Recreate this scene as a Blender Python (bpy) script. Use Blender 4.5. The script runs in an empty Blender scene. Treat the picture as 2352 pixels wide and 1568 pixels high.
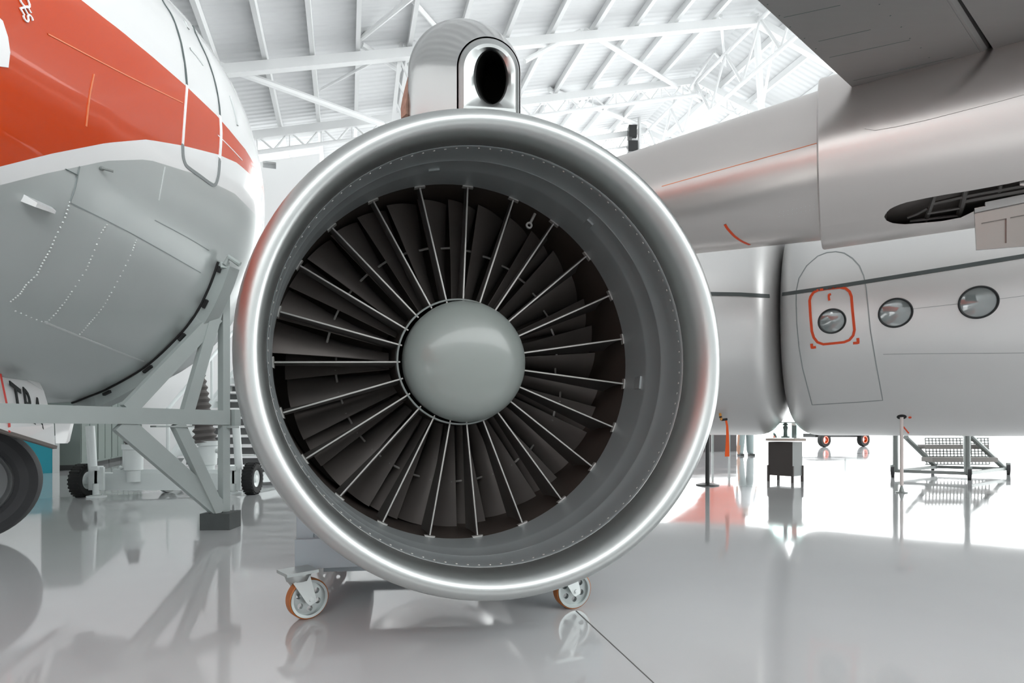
import bpy, math, random
from mathutils import Vector, Matrix
from mathutils.bvhtree import BVHTree
from mathutils.geometry import tessellate_polygon
random.seed(7)
PI = math.pi
# ------------------------------------------------------------------ camera, world, exposure
W_PX, H_PX = 2352, 1568
F, CX, HY, CAMZ = 1300.0, 1176.0, 985.0, 0.78          # focal length in px, horizon row, eye height
sc = bpy.context.scene
COL = sc.collection
cam_d = bpy.data.cameras.new('camera'); cam = bpy.data.objects.new('camera', cam_d); COL.objects.link(cam)
cam.location = (0, 0, CAMZ); cam.rotation_euler = (PI/2, 0, 0)
cam_d.sensor_fit = 'HORIZONTAL'; cam_d.sensor_width = 36.0
cam_d.lens = 36.0*F/W_PX; cam_d.shift_y = (HY-H_PX/2)/W_PX
cam_d.clip_start = 0.05; cam_d.clip_end = 400
sc.camera = cam
wd = bpy.data.worlds.new('daylight'); sc.world = wd; wd.use_nodes = True
wd.node_tree.nodes['Background'].inputs[0].default_value = (0.97, 1.0, 1.0, 1)
wd.node_tree.nodes['Background'].inputs[1].default_value = 2.6
vs = sc.view_settings
vs.view_transform = 'Standard'; vs.look = 'None'; vs.gamma = 1; vs.use_curve_mapping = False
vs.exposure = 1.1

# ------------------------------------------------------------------ helpers
def srgb(r, g, b):
    def c(v):
        v /= 255.0
        return v/12.92 if v <= .04045 else ((v+.055)/1.055)**2.4
    return (c(r), c(g), c(b), 1)
def mat(name, col, rough=.5, metal=0., ior=1.5, coat=0., noise=0., nscale=8., stretch=(1,1,1), rnoise=0., bump=0., trans=0., emit=0.):
    m = bpy.data.materials.new(name); m.use_nodes = True
    nt = m.node_tree; b = nt.nodes['Principled BSDF']
    b.inputs['Base Color'].default_value = col
    b.inputs['Roughness'].default_value = rough
    b.inputs['Metallic'].default_value = metal
    b.inputs['IOR'].default_value = ior
    b.inputs['Coat Weight'].default_value = coat
    b.inputs['Coat Roughness'].default_value = .04
    b.inputs['Transmission Weight'].default_value = trans
    if emit: b.inputs['Emission Color'].default_value = col; b.inputs['Emission Strength'].default_value = emit
    if noise or rnoise or bump:
        tc = nt.nodes.new('ShaderNodeTexCoord'); mp = nt.nodes.new('ShaderNodeMapping')
        mp.inputs['Scale'].default_value = stretch
        nz = nt.nodes.new('ShaderNodeTexNoise'); nz.inputs['Scale'].default_value = nscale; nz.inputs['Detail'].default_value = 5
        nt.links.new(tc.outputs['Object'], mp.inputs[0]); nt.links.new(mp.outputs[0], nz.inputs['Vector'])
        if noise:
            mx = nt.nodes.new('ShaderNodeMix'); mx.data_type = 'RGBA'
            mx.inputs[6].default_value = tuple(max(0, v*(1-noise)) for v in col[:3])+(1,)
            mx.inputs[7].default_value = tuple(min(1, v*(1+noise)) for v in col[:3])+(1,)
            nt.links.new(nz.outputs['Fac'], mx.inputs[0]); nt.links.new(mx.outputs[2], b.inputs['Base Color'])
        if rnoise:
            mr = nt.nodes.new('ShaderNodeMapRange')
            mr.inputs['From Min'].default_value = .3; mr.inputs['From Max'].default_value = .7
            mr.inputs['To Min'].default_value = max(.01, rough-rnoise); mr.inputs['To Max'].default_value = rough+rnoise
            nt.links.new(nz.outputs['Fac'], mr.inputs[0]); nt.links.new(mr.outputs[0], b.inputs['Roughness'])
        if bump:
            bp = nt.nodes.new('ShaderNodeBump'); bp.inputs['Strength'].default_value = bump; bp.inputs['Distance'].default_value = .01
            nt.links.new(nz.outputs['Fac'], bp.inputs['Height']); nt.links.new(bp.outputs[0], b.inputs['Normal'])
    return m
M = {}
M['floor'] = mat('grey_epoxy_floor', srgb(192,193,194), .06, ior=1.85, noise=.05, nscale=1.3, rnoise=.025)
M['joint'] = mat('floor_joint', srgb(95,93,92), .6)
M['roof'] = mat('roof_sheet', srgb(216,217,218), .6)
M['white_steel'] = mat('white_painted_steel', srgb(236,237,237), .45)
M['wall'] = mat('white_wall', srgb(250,250,250), .6)
M['grey_wall'] = mat('grey_wall', srgb(190,192,193), .7)
M['lip'] = mat('brushed_aluminium', srgb(186,189,188), .36, .95, noise=.02, nscale=6)
M['duct'] = mat('inlet_duct_metal', srgb(160,165,166), .42, .65, noise=.04, nscale=7, rnoise=.02)
M['cowl'] = mat('polished_cowl', srgb(205,205,204), .2, 1.)
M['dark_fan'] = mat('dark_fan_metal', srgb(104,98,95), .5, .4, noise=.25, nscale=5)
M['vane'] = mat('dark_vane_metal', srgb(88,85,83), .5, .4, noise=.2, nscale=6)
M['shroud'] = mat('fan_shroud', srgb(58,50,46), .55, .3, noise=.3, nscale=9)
M['edge'] = mat('bright_edge_metal', srgb(160,158,155), .45, .5)
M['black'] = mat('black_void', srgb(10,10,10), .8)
M['spinner'] = mat('spinner_paint', srgb(124,130,127), .3, coat=.3)
M['rust'] = mat('rusty_flange', srgb(176,142,126), .7, noise=.5, nscale=40)
M['orange'] = mat('orange_paint', srgb(205,66,0), .22, coat=.55)
M['white_paint'] = mat('white_aircraft_paint', srgb(236,237,237), .22, coat=.8)
M['grey_paint'] = mat('silver_grey_paint', srgb(198,204,203), .3, .4, coat=.3, noise=.05, nscale=1.5)
M['seam_dark'] = mat('seam_dark', srgb(88,98,98), .6)
M['seam_soft'] = mat('seam_soft', srgb(150,158,158), .5)
M['panel_metal'] = mat('bay_door_metal', srgb(140,134,130), .24, .95)
M['seam_grey'] = mat('seam_grey', srgb(140,145,145), .5)
M['seam_light'] = mat('seam_light', srgb(214,218,218), .5)
M['seam_orange'] = mat('lap_joint', srgb(236,140,96), .4)
M['line_white'] = mat('white_line', srgb(250,250,250), .4)
M['rivet'] = mat('rivet', srgb(222,226,224), .4, .3)
M['stand'] = mat('grey_stand_paint', srgb(168,176,174), .5, noise=.06, nscale=6)
M['rubber'] = mat('black_rubber', srgb(34,34,35), .75)
M['block'] = mat('dark_block', srgb(72,76,76), .8, noise=.15, nscale=12)
M['tyre'] = mat('tyre_rubber', srgb(58,58,60), .7)
M['tyre_dark'] = mat('dark_tyre', srgb(26,27,27), .8)
M['rim'] = mat('grey_rim', srgb(120,121,122), .45, .3)
M['teal'] = mat('teal_panel', srgb(28,140,156), .5)
M['cabinet'] = mat('grey_green_cabinet', srgb(104,114,110), .6, noise=.06, nscale=2)
M['cab_dark'] = mat('dark_plinth', srgb(48,50,50), .7)
M['trolley'] = mat('white_trolley_paint', srgb(226,232,231), .4)
M['bellows'] = mat('dark_bellows', srgb(98,94,92), .7)
M['letter'] = mat('black_lettering', srgb(36,40,40), .6)
M['red_line'] = mat('red_line', srgb(226,70,62), .5)
M['brown_trim'] = mat('brown_seal', srgb(118,110,106), .6)
M['red_mark'] = mat('red_orange_marking', srgb(214,72,22), .5)
M['silver'] = mat('bare_silver_skin', srgb(212,211,210), .42, .6)
M['silver_gloss'] = mat('polished_silver_skin', srgb(212,206,203), .3, .9)
M['wing'] = mat('wing_skin', srgb(140,138,137), .42, .5, noise=.04, nscale=3, stretch=(1,8,1))
M['stripe'] = mat('dark_grey_stripe', srgb(72,78,78), .5)
M['win_ring'] = mat('window_seal', srgb(32,34,35), .6)
M['glass'] = mat('tinted_window_glass', srgb(120,128,128), .04, .0, coat=1., ior=1.9)
M['caster_metal'] = mat('zinc_caster', srgb(182,188,187), .35, .75)
M['tread'] = mat('amber_wheel_tread', srgb(176,104,48), .45)
M['cart'] = mat('blue_grey_cart_paint', srgb(168,178,184), .45)
M['pole_black'] = mat('black_pole', srgb(38,39,40), .45)
M['brown'] = mat('dark_brown_board', srgb(76,70,68), .6)
M['pedestal_grey'] = mat('pedestal_grey', srgb(140,144,143), .5)
M['tan'] = mat('tan_slab', srgb(206,190,180), .5)
M['clear'] = mat('case_glass', srgb(214,236,232), .03, trans=.92, ior=1.2)
M['streamer'] = mat('orange_streamer', srgb(240,92,22), .7)
M['yellow_tape'] = mat('yellow_orange_tape', srgb(206,142,62), .6)
M['steel'] = mat('grey_steel_tube', srgb(138,143,141), .45, .4)
M['tread_plate'] = mat('stair_tread', srgb(142,138,135), .6)
M['dark_wall'] = mat('charcoal_board', srgb(66,66,67), .7)
M['skin'] = mat('skin', srgb(196,150,124), .6)
M['trousers'] = mat('pale_trousers', srgb(150,162,162), .8)
M['shirt'] = mat('white_shirt', srgb(225,228,230), .8)
M['hair'] = mat('dark_hair', srgb(40,32,28), .7)
# stripes of roof corrugation
def corrugate(m, d):
    nt = m.node_tree; b = nt.nodes['Principled BSDF']
    tc = nt.nodes.new('ShaderNodeTexCoord'); dot = nt.nodes.new('ShaderNodeVectorMath'); dot.operation = 'DOT_PRODUCT'
    dot.inputs[1].default_value = (d[0], d[1], 0)
    mu = nt.nodes.new('ShaderNodeMath'); mu.operation = 'MULTIPLY'; mu.inputs[1].default_value = 2*PI/.2
    sn = nt.nodes.new('ShaderNodeMath'); sn.operation = 'SINE'
    bp = nt.nodes.new('ShaderNodeBump'); bp.inputs['Strength'].default_value = .35; bp.inputs['Distance'].default_value = .03
    nt.links.new(tc.outputs['Object'], dot.inputs[0]); nt.links.new(dot.outputs['Value'], mu.inputs[0])
    nt.links.new(mu.outputs[0], sn.inputs[0]); nt.links.new(sn.outputs[0], bp.inputs['Height']); nt.links.new(bp.outputs[0], b.inputs['Normal'])

CAM = Vector((0, 0, CAMZ))
def ray(px, py): return Vector(((px-CX)/F, 1.0, (HY-py)/F))
def P(px, py, Y): return CAM + ray(px, py)*Y
def on_plane(px, py, p0, n):
    r = ray(px, py); return CAM + r*((Vector(p0)-CAM).dot(n)/r.dot(n))
def G(px, py): return CAM + ray(px, py)*(F*CAMZ/(py-HY))      # point on the floor
class MB:
    def __init__(s): s.v = []; s.f = []; s.m = []; s.cm = 0
    def add(s, vs_, fs_):
        o = len(s.v); s.v += [Vector(p) for p in vs_]
        for f in fs_: s.f.append([i+o for i in f]); s.m.append(s.cm)
        return s
    def box(s, c, sz, rz=0., R=None):
        c = Vector(c); R = R or Matrix.Rotation(rz, 3, 'Z'); x, y, z = (k/2 for k in sz)
        vs_ = [c+R@Vector((a*x, b*y, d*z)) for d in (-1,1) for b in (-1,1) for a in (-1,1)]
        return s.add(vs_, [(0,2,3,1),(4,5,7,6),(0,1,5,4),(2,6,7,3),(0,4,6,2),(1,3,7,5)])
    def beam(s, a, b, w, h, up=(0,0,1)):
        a, b = Vector(a), Vector(b); d = (b-a).normalized(); up = Vector(up)
        x = d.cross(up)
        if x.length < 1e-4: x = d.cross(Vector((1,0,0)))
        x.normalize(); z = x.cross(d)
        vs_ = [p+x*(i*w/2)+z*(j*h/2) for p in (a, b) for j in (-1,1) for i in (-1,1)]
        return s.add(vs_, [(0,1,3,2),(4,6,7,5),(0,4,5,1),(2,3,7,6),(0,2,6,4),(1,5,7,3)])
    def tube(s, pts, r, n=10, cap=True):
        pts = [Vector(p) for p in pts]; rs = r if isinstance(r, (list, tuple)) else [r]*len(pts)
        o = len(s.v); prev = None
        for i, p in enumerate(pts):
            d = (pts[min(i+1, len(pts)-1)]-pts[max(i-1, 0)]).normalized()
            if prev is None:
                x = d.cross(Vector((0,0,1)))
                if x.length < 1e-3: x = d.cross(Vector((1,0,0)))
            else: x = prev - d*prev.dot(d)
            x.normalize(); prev = x; y = d.cross(x)
            for k in range(n):
                a = 2*PI*k/n; s.v.append(p+(x*math.cos(a)+y*math.sin(a))*rs[i])
        for i in range(len(pts)-1):
            for k in range(n):
                a, b = o+i*n+k, o+i*n+(k+1)%n; s.f.append([a, b, b+n, a+n]); s.m.append(s.cm)
        if cap:
            s.f.append([o+k for k in reversed(range(n))]); s.m.append(s.cm)
            e = o+(len(pts)-1)*n; s.f.append([e+k for k in range(n)]); s.m.append(s.cm)
        return s
    def rings(s, rings, closed=True, cap0=False, cap1=False):
        o = len(s.v); n = len(rings[0])
        for r in rings: s.v += [Vector(p) for p in r]
        for i in range(len(rings)-1):
            for k in range(n if closed else n-1):
                a, b = o+i*n+k, o+i*n+(k+1)%n; s.f.append([a, b, b+n, a+n]); s.m.append(s.cm)
        if cap0: s.f.append([o+k for k in reversed(range(n))]); s.m.append(s.cm)
        if cap1: s.f.append([o+(len(rings)-1)*n+k for k in range(n)]); s.m.append(s.cm)
        return s
    def lathe(s, c, ax, prof, n=32, cap0=False, cap1=False):      # prof: (offset along ax, radius)
        c, ax = Vector(c), Vector(ax).normalized()
        x = ax.cross(Vector((0,0,1)))
        if x.length < 1e-3: x = ax.cross(Vector((1,0,0)))
        x.normalize(); y = ax.cross(x)
        return s.rings([[c+ax*d+(x*math.cos(2*PI*k/n)+y*math.sin(2*PI*k/n))*max(r, 1e-4) for k in range(n)] for d, r in prof], True, cap0, cap1)
    def ball(s, c, r, n=8):
        return s.lathe(c, (0,0,1), [(-r*math.cos(PI*i/(n//2+1)), r*math.sin(PI*i/(n//2+1))) for i in range(n//2+2)], n)
    def slab(s, loop, off):                                      # extruded polygon
        loop = [Vector(p) for p in loop]; off = Vector(off); n = len(loop)
        s.add(loop+[p+off for p in loop], [[i, (i+1) % n, (i+1) % n+n, i+n] for i in range(n)])
        o = len(s.v)-2*n
        for t in tessellate_polygon([loop]):
            s.f.append([o+t[0], o+t[1], o+t[2]]); s.m.append(s.cm); s.f.append([o+n+t[2], o+n+t[1], o+n+t[0]]); s.m.append(s.cm)
        return s
WM = {}
def children_fix(o, parent, Mw):
    if parent is None: o.matrix_basis = Mw
    else: o.parent = parent; o.matrix_basis = WM[parent].inverted() @ Mw
    WM[o] = Mw.copy()
def obj(name, mb, material, parent=None, Mw=None, smooth=True, label=None, loc=None, sharp=35):
    Mw = Mw.copy() if Mw is not None else (Matrix.Translation(Vector(loc)) if loc is not None else (WM[parent].copy() if parent else Matrix()))
    me = bpy.data.meshes.new(name); inv = Mw.inverted()
    me.from_pydata([tuple(inv @ v) for v in mb.v], [], mb.f); me.validate(clean_customdata=False)
    for m in (material if isinstance(material, (list, tuple)) else [material]): me.materials.append(m)
    if isinstance(material, (list, tuple)) and len(me.polygons) == len(mb.m):
        me.polygons.foreach_set('material_index', mb.m)
    import bmesh
    bm = bmesh.new(); bm.from_mesh(me); bmesh.ops.recalc_face_normals(bm, faces=bm.faces)
    if smooth:
        for f in bm.faces: f.smooth = True
        for e in bm.edges:
            if len(e.link_faces) == 2 and e.calc_face_angle(0) > math.radians(sharp): e.smooth = False
    bm.to_mesh(me); bm.free(); me.update()
    o = bpy.data.objects.new(name, me); COL.objects.link(o); children_fix(o, parent, Mw)
    if label: o['label'] = label
    return o
def local_obj(name, me, parent, Mw, label=None):                  # another object on existing mesh data
    o = bpy.data.objects.new(name, me); COL.objects.link(o); children_fix(o, parent, Mw)
    if label: o['label'] = label
    return o
def thing(name, label, cat, loc, group=None):
    o = bpy.data.objects.new(name, None); COL.objects.link(o); o.empty_display_size = .1
    children_fix(o, None, Matrix.Translation(Vector(loc)))
    o['label'] = label; o['category'] = cat
    if group: o['group'] = group
    return o
def tag(o, label, cat, group=None):
    o['label'] = label; o['category'] = cat
    if group: o['group'] = group
    return o
def struct(name, mb, m, smooth=False, label=None):
    o = obj(name, mb, m, None, smooth=smooth); o['kind'] = 'structure'
    if label: o['label'] = label
    return o
def bvh(mb): return BVHTree.FromPolygons([tuple(v) for v in mb.v], mb.f, epsilon=1e-7)
def cast(tree, px, py):
    h = tree.ray_cast(CAM, ray(px, py).normalized(), 100)
    return (h[0], (h[1] if h[1].dot(ray(px, py)) < 0 else -h[1])) if h[0] is not None else None
def spline(pts, n=8, closed=False):
    out = []; N = len(pts)
    for i in range(N if closed else N-1):
        p = [pts[(i+k) % N] if closed else pts[min(max(i+k, 0), N-1)] for k in (-1,0,1,2)]
        for j in range(n):
            t = j/n
            out.append(tuple(.5*(2*p[1][a]+(p[2][a]-p[0][a])*t+(2*p[0][a]-5*p[1][a]+4*p[2][a]-p[3][a])*t*t+(3*p[1][a]-p[0][a]-3*p[2][a]+p[3][a])*t**3) for a in (0,1)))
    if not closed: out.append(tuple(pts[-1]))
    return out
def densify(pts, n=6, closed=False):
    out = []
    for i in range(len(pts) if closed else len(pts)-1):
        a, b = pts[i], pts[(i+1) % len(pts)]
        for j in range(n): out.append(tuple(a[k]+(b[k]-a[k])*j/n for k in (0,1)))
    if not closed: out.append(tuple(pts[-1]))
    return out
def ribbon(mb, tree, pix, w, h=.004, closed=False):               # a raised strip lying on a skin
    hs = [c for c in (cast(tree, *p) for p in pix) if c]
    if len(hs) < 2: return mb
    rs = []
    for i, (p, n) in enumerate(hs):
        a = hs[(i-1) % len(hs)][0] if (closed or i) else p
        b = hs[(i+1) % len(hs)][0] if (closed or i < len(hs)-1) else p
        s_ = (b-a).normalized().cross(n).normalized()*(w/2)
        rs.append([p-s_-n*.004, p-s_+n*h, p+s_+n*h, p+s_-n*.004])
    if closed: rs.append(rs[0])
    return mb.rings(rs, closed=False)
def rivets(mb, tree, pix, r):
    for p in pix:
        c = cast(tree, *p)
        if c: mb.lathe(c[0]-c[1]*.002, c[1], [(0, r), (r*.5, r*.8), (r*.8, 0)], 6)
    return mb
def frame_mat(x, y, z, o):
    m = Matrix.Identity(4)
    for i in range(3): m[i][0], m[i][1], m[i][2], m[i][3] = x[i], y[i], z[i], o[i]
    return m

# ================================================================== SETTING
DD, QQ = Vector((-.28, .96, 0)), Vector((.96, .28, 0))            # hangar directions: along the purlins, across them
def HP(t, D, z): return QQ*t + DD*D + Vector((0, 0, z))
def zr(t): return 10.6+.28*t if t < 12.4 else 10.6+.28*12.4-.28*(t-12.4)
def PD(px, py, D):
    r = ray(px, py); return CAM + r*(D/r.dot(DD))
corrugate(M['roof'], DD)
b = MB(); b.add([(-60,-40,0),(80,-40,0),(80,120,0),(-60,120,0)], [(0,1,2,3)]); struct('floor', b, M['floor'])
b = MB(); b.slab([G(1322,1403), G(1500,1568), G(1503,1568), G(1325,1403)], (0,0,.001)); struct('trim_1', b, M['joint'], label='thin dark joint line in the grey floor')
T0, T1, DB, DF = -13.0, 27.0, 22.4, -9.0
b = MB()
for a, c in ((T0, 12.4), (12.4, T1)):
    b.slab([HP(a, DF, zr(a)), HP(c, DF, zr(c)), HP(c, DB, zr(c)), HP(a, DB, zr(a))], (0,0,.05))
struct('ceiling', b, M['roof'])
b = MB(); b.slab([HP(T0, DF, 0), HP(T0, DB, 0), HP(T0, DB, zr(T0)), HP(T0, DF, zr(T0))], QQ*-.2); struct('wall_left', b, M['wall'])
te = -.82; DL = 18.75                                             # the left part of the back wall stands nearer
p0 = PD(603, 369, DL); p1 = PD(634, 388, DL); ta, tb = p0.dot(QQ), p1.dot(QQ); za, zb = p1.z, p0.z
b = MB(); wt = lambda t: zr(t)-.95
for a, c, z0, z1 in ((T0, ta, 0, None), (tb, te, 0, None), (ta, tb, 0, za), (ta, tb, zb, None)):
    b.slab([HP(a, DL, z0), HP(c, DL, z0), HP(c, DL, z1 or wt(c)), HP(a, DL, z1 or wt(a))], DD*.2)
b2 = MB(); b2.slab([HP(ta, DL+.15, za), HP(tb, DL+.15, za), HP(tb, DL+.15, zb), HP(ta, DL+.15, zb)], DD*.05); struct('window_1', b2, M['grey_wall'])
WH = 10.2                                                        # hidden lower wall wing with high windows, added for the floor reflection
def mirror_z(x, y):
    r = Vector(((x-CX)/F, 1, 0)); Y = DB/r.dot(DD); return (r*Y).dot(QQ), (y-HY)*Y/F-CAMZ
cols = [te, mirror_z(1050,1500)[0], mirror_z(1150,1500)[0], mirror_z(1166,1500)[0], mirror_z(1186,1500)[0], 5.0]
za_, zb_ = mirror_z(1120,1442)[1], mirror_z(1120,1462)[1]; zc_, zd_ = mirror_z(1120,1488)[1], mirror_z(1120,1524)[1]
for i in range(5):
    for z0, z1 in ([(0, za_), (zb_, zc_), (zd_, WH)] if i in (1, 3) else [(0, WH)]):
        b.slab([HP(cols[i], DB, z0), HP(cols[i+1], DB, z0), HP(cols[i+1], DB, z1), HP(cols[i], DB, z1)], DD*.2)
struct('wall_back', b, M['wall'])
b = MB(); b.slab([HP(ta, DB+.15, za), HP(tb, DB+.15, za), HP(tb, DB+.15, zb), HP(ta, DB+.15, zb)], DD*.05); struct('window_1', b, M['grey_wall'])
b = MB(); b.slab([HP(T0-4, -15, 0), HP(T1, -15, 0), HP(T1, -15, 9), HP(T0-4, -15, 9)], DD*-.2); struct('wall_added_front', b, M['grey_wall'])  # unseen wall added behind the camera to grey the inlet lip reflections
# purlins, rafters, lattice trusses and braces
ts = [.27-1.1*k for k in range(11, 0, -1)]+[.27+1.32*k for k in range(0, 20)]
for t in ts:
    if abs(t-12.4) < .3: continue
    b = MB(); z = zr(t)-.12
    b.beam(HP(t, DF+.3, z), HP(t, DB-.05, z), .11, .24)
    struct('roof_purlin', b, M['white_steel'], label='white roof purlin under the corrugated roof sheet')
def web(D, t0, t1, depth, step, r=.03):
    b = MB(); t = t0; k = 0
    top = lambda t: HP(t, D, zr(t)-.42)
    b.tube([HP(t0, D, zr(t0)-.42-depth), HP(t1, D, zr(t1)-.42-depth)], .06)
    while t < t1-.01:
        t2 = min(t+step, t1); mid = (t+t2)/2
        b.tube([HP(t, D, zr(t)-.42-depth), top(mid)], r, 6); b.tube([top(mid), HP(t2, D, zr(t2)-.42-depth)], r, 6)
        b.tube([HP(mid, D, zr(mid)-.42-depth), top(mid)], r*.7, 6)
        t = t2
    return b
for D in (8.5, 11.8, 15.0, 18.2, 21.9):
    b = MB()
    for a, c in ((T0+.2, 12.4), (12.4, T1-.2)):
        b.beam(HP(a, D, zr(a)-.42), HP(c, D, zr(c)-.42), .18, .24)
    struct('roof_rafter', b, M['white_steel'], label='wide white sloping roof rafter')
for D, t0, t1, dep in ((18.2, -12, 12.4, .5), (21.9, -.6, 12.4, .55), (21.9, 12.4, 26.5, .55), (18.2, 12.4, 26.5, .5)):
    struct('roof_truss', web(D, t0, t1, dep, .9), M['white_steel'], label='white lattice roof truss')
# longitudinal lattice girders parallel to the purlins
for t in (12.4, 17.6):
    b = MB(); z1 = zr(t)-.5; z0 = z1-1.5; D = 8.0
    b.tube([HP(t, 4, z1), HP(t, DB-.2, z1)], .07); b.tube([HP(t, 4, z0), HP(t, DB-.2, z0)], .07)
    while D < DB-1.8:
        b.tube([HP(t, D, z1), HP(t, D+.85, z0)], .05, 6); b.tube([HP(t, D+.85, z0), HP(t, D+1.7, z1)], .05, 6); D += 1.7
    struct('roof_girder', b, M['white_steel'], label='white lattice girder running along the hangar')
for (x0, y0, D0, x1, y1, D1, r) in ((1345,70,15,1690,282,21.5,.075), (490,145,14.9,880,286,17.6,.09), (1190,255,20,1552,222,20,.07), (1552,222,20,1790,198,20,.07),
        (1262,205,18.2,1482,292,21.9,.09), (1735,34,15,1750,262,16.5,.11), (825,92,15,948,-8,12.5,.06), (832,104,15,920,162,15.5,.08), (938,150,15.5,1000,112,14.8,.06),
        (860,140,15.2,735,206,16.6,.035), (1205,140,15,1332,72,15,.07), (1778,95,15,1752,240,17,.05), (1655,36,15,1668,170,18,.05), (1380,315,22.2,1590,322,22.2,.1),
        (740,325,21.5,860,270,20.5,.07), (606,378,22,745,322,21.5,.05), (712,308,21.5,742,303,21.5,.09), (735,305,21.7,742,372,21.7,.1), (948,0,13.5,1005,66,14.6,.06),
        (1552,222,20,1530,300,20,.05), (1640,120,17,1585,200,18,.045), (1640,120,17,1700,185,18,.045)):
    b = MB(); b.tube([PD(x0, y0, D0), PD(x1, y1, D1)], r, 8); struct('roof_brace', b, M['white_steel'], label='white steel tube brace under the roof')
b = MB()
for dx in (-.16, .16):
    b.beam(PD(952, -60, 15.2)+QQ*dx, PD(917, 285, 15.2)+QQ*dx, .1, .1)
for k in range(7):
    a = PD(952, -60, 15.2).lerp(PD(917, 285, 15.2), k/7); c = PD(952, -60, 15.2).lerp(PD(917, 285, 15.2), (k+1)/7)
    b.tube([a-QQ*.16, c+QQ*.16], .03, 6)
struct('column_1', b, M['white_steel'], label='white lattice post rising behind the engine scoop')
# loudspeaker hanging under the roof edge
c = PD(1452, 320, 21.5)
t = thing('ceiling_speaker', 'dark loudspeaker pair hanging from roof edge tube above the silver nacelle tube', 'speaker', c+Vector((0,0,1.0)))
b = MB(); b.box(c+Vector((0,0,.28)), (.34,.34,.5)); obj('upper_speaker_box', b, M['pole_black'], t, smooth=False)
b = MB(); b.box(c-Vector((0,0,.36)), (.4,.36,.46)); obj('lower_speaker_box', b, M['pole_black'], t, smooth=False)
b = MB(); b.tube([c+Vector((.3,0,-.6)), c+Vector((.3,0,1.3))], .07); b.box(c+Vector((.15,0,0)), (.3,.06,.06)); obj('bracket', b, M['white_steel'], t)

# ================================================================== JET ENGINE
EY = .22
E1, EA, EZ = Vector((math.cos(EY), math.sin(EY), 0)), Vector((-math.sin(EY), math.cos(EY), 0)), Vector((0,0,1))
def EC(d): return Vector((-.048-.405*d, 1.854+d, 1.02+.067*d))
def ECo(d):
    return EC(d) if d < .05 else EC(.05)+Vector((-.24*(d-.05), d-.05, .02*(d-.05)))
def ering(c, r, n=128): return [c+(E1*math.sin(2*PI*k/n)+EZ*math.cos(2*PI*k/n))*r for k in range(n)]
engine = thing('jet_engine', 'large round jet engine with polished inlet lip and dark fan blades', 'jet engine', (ECo(1.0).x, ECo(1.0).y, .24))
def eprof(lst, outer=False): return [ering((ECo if outer else EC)(d), r) for d, r in lst]
b = MB()
b.rings(eprof([(.16,.818),(.1,.813),(.05,.806),(.02,.80)], True)+eprof([(.0-.05*math.sin(PI*i/20)**.9 if i < 11 else .045-.095*math.sin(PI*i/20)**.9, .7525+.0445*math.cos(PI*i/20)) for i in range(1, 20)]+[(.05,.708)]))
obj('inlet_lip', b, M['lip'], engine, label='bright brushed aluminium inlet lip')
b = MB(); b.rings(eprof([(.05,.7072),(.053,.7052),(.06,.7048),(.1,.7042),(.16,.7035),(.163,.7018),(.168,.7026),(.23,.701),(.24,.6975),(.25,.6965),(.32,.697),(.38,.697)]))
b.cm = 1
for k in range(116):
    a = 2*PI*k/116; n = E1*math.sin(a)+EZ*math.cos(a); p = EC(.066)+n*.7046
    b.lathe(p, -n, [(0,.0042),(.002,.0032),(.003,0)], 6)
obj('inlet_duct', b, [M['duct'], M['edge']], engine, label='grey metal duct wall inside the inlet with a ring of rivets')
b = MB(); b.rings(eprof([(.155,.819),(.3,.838),(.6,.85),(1.0,.84),(1.5,.78),(2.1,.66),(2.4,.58),(2.41,.5)], True))
obj('cowl', b, M['cowl'], engine, label='polished outer cowl')
for ang, d, sz in ((96, .3, (.05,.07)), (40, .24, (.03,.06)), (-12, .23, (.04,.01))):
    a = math.radians(ang); n = E1*math.sin(a)+EZ*math.cos(a); tt = E1*math.cos(a)-EZ*math.sin(a)
    b = MB(); b.box(EC(d)+n*.698, (sz[0], sz[1], .008), R=Matrix((tt, EA, n)).transposed())
    obj('access_patch', b, M['duct'], engine, smooth=False)
MF = frame_mat(E1, EA, EZ, EC(.38))                                # fan frame: x right, y depth, z up
LEAN = -.15
SHX = Vector((LEAN, 0, .06))                                       # the shaft leans a little against that frame
def fan(p, d=0): return MF @ (Vector(p)+SHX*p[1])
def pol(r, a, y): return Vector((r*math.sin(a)+LEAN*y, y, r*math.cos(a)+.06*y))
def fr(r, y, n=96): return [MF @ pol(r, 2*PI*k/n, y) for k in range(n)]
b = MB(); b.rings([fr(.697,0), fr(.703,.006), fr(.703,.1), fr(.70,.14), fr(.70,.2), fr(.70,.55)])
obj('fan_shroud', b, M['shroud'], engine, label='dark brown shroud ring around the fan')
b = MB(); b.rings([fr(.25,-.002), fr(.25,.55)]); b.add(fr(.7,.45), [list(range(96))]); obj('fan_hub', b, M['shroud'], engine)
NV = 23
def vane_rings(r0, r1, ya, yb, th, lead=0):
    rings = []
    for i in range(9):
        r = r0+(r1-r0)*i/8; u = i/8; cam_ = .020+.03*u
        sec = []
        m = 7
        for s_ in (1, -1):
            for j in range(m+1):
                q = j/m if s_ > 0 else 1-j/m
                y = ya+(yb-ya)*q; off = cam_*q*q; h = th*(1-.75*q)*(.6+.4*min(1, q*8))
                sec.append(Vector((off+s_*h/2+LEAN*y, y, r+.06*y)))
        rings.append(sec)
    return rings
mb_v = MB(); mb_v.rings(vane_rings(.24, .7, .006, .17, .009), True, True, True)
mb_l = MB()
mb_l.rings([[Vector((-.0026,-.001,r)), Vector((-.0026,.008,r)), Vector((.0026,.008,r)), Vector((.0026,-.001,r))] for r in (.235,.45,.69)], True, True, True)
mb_l.slab([Vector((-.022,-.003,.692)), Vector((.022,-.003,.692)), Vector((.016,-.003,.7)), Vector((-.016,-.003,.7))], (0,.02,0))
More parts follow.
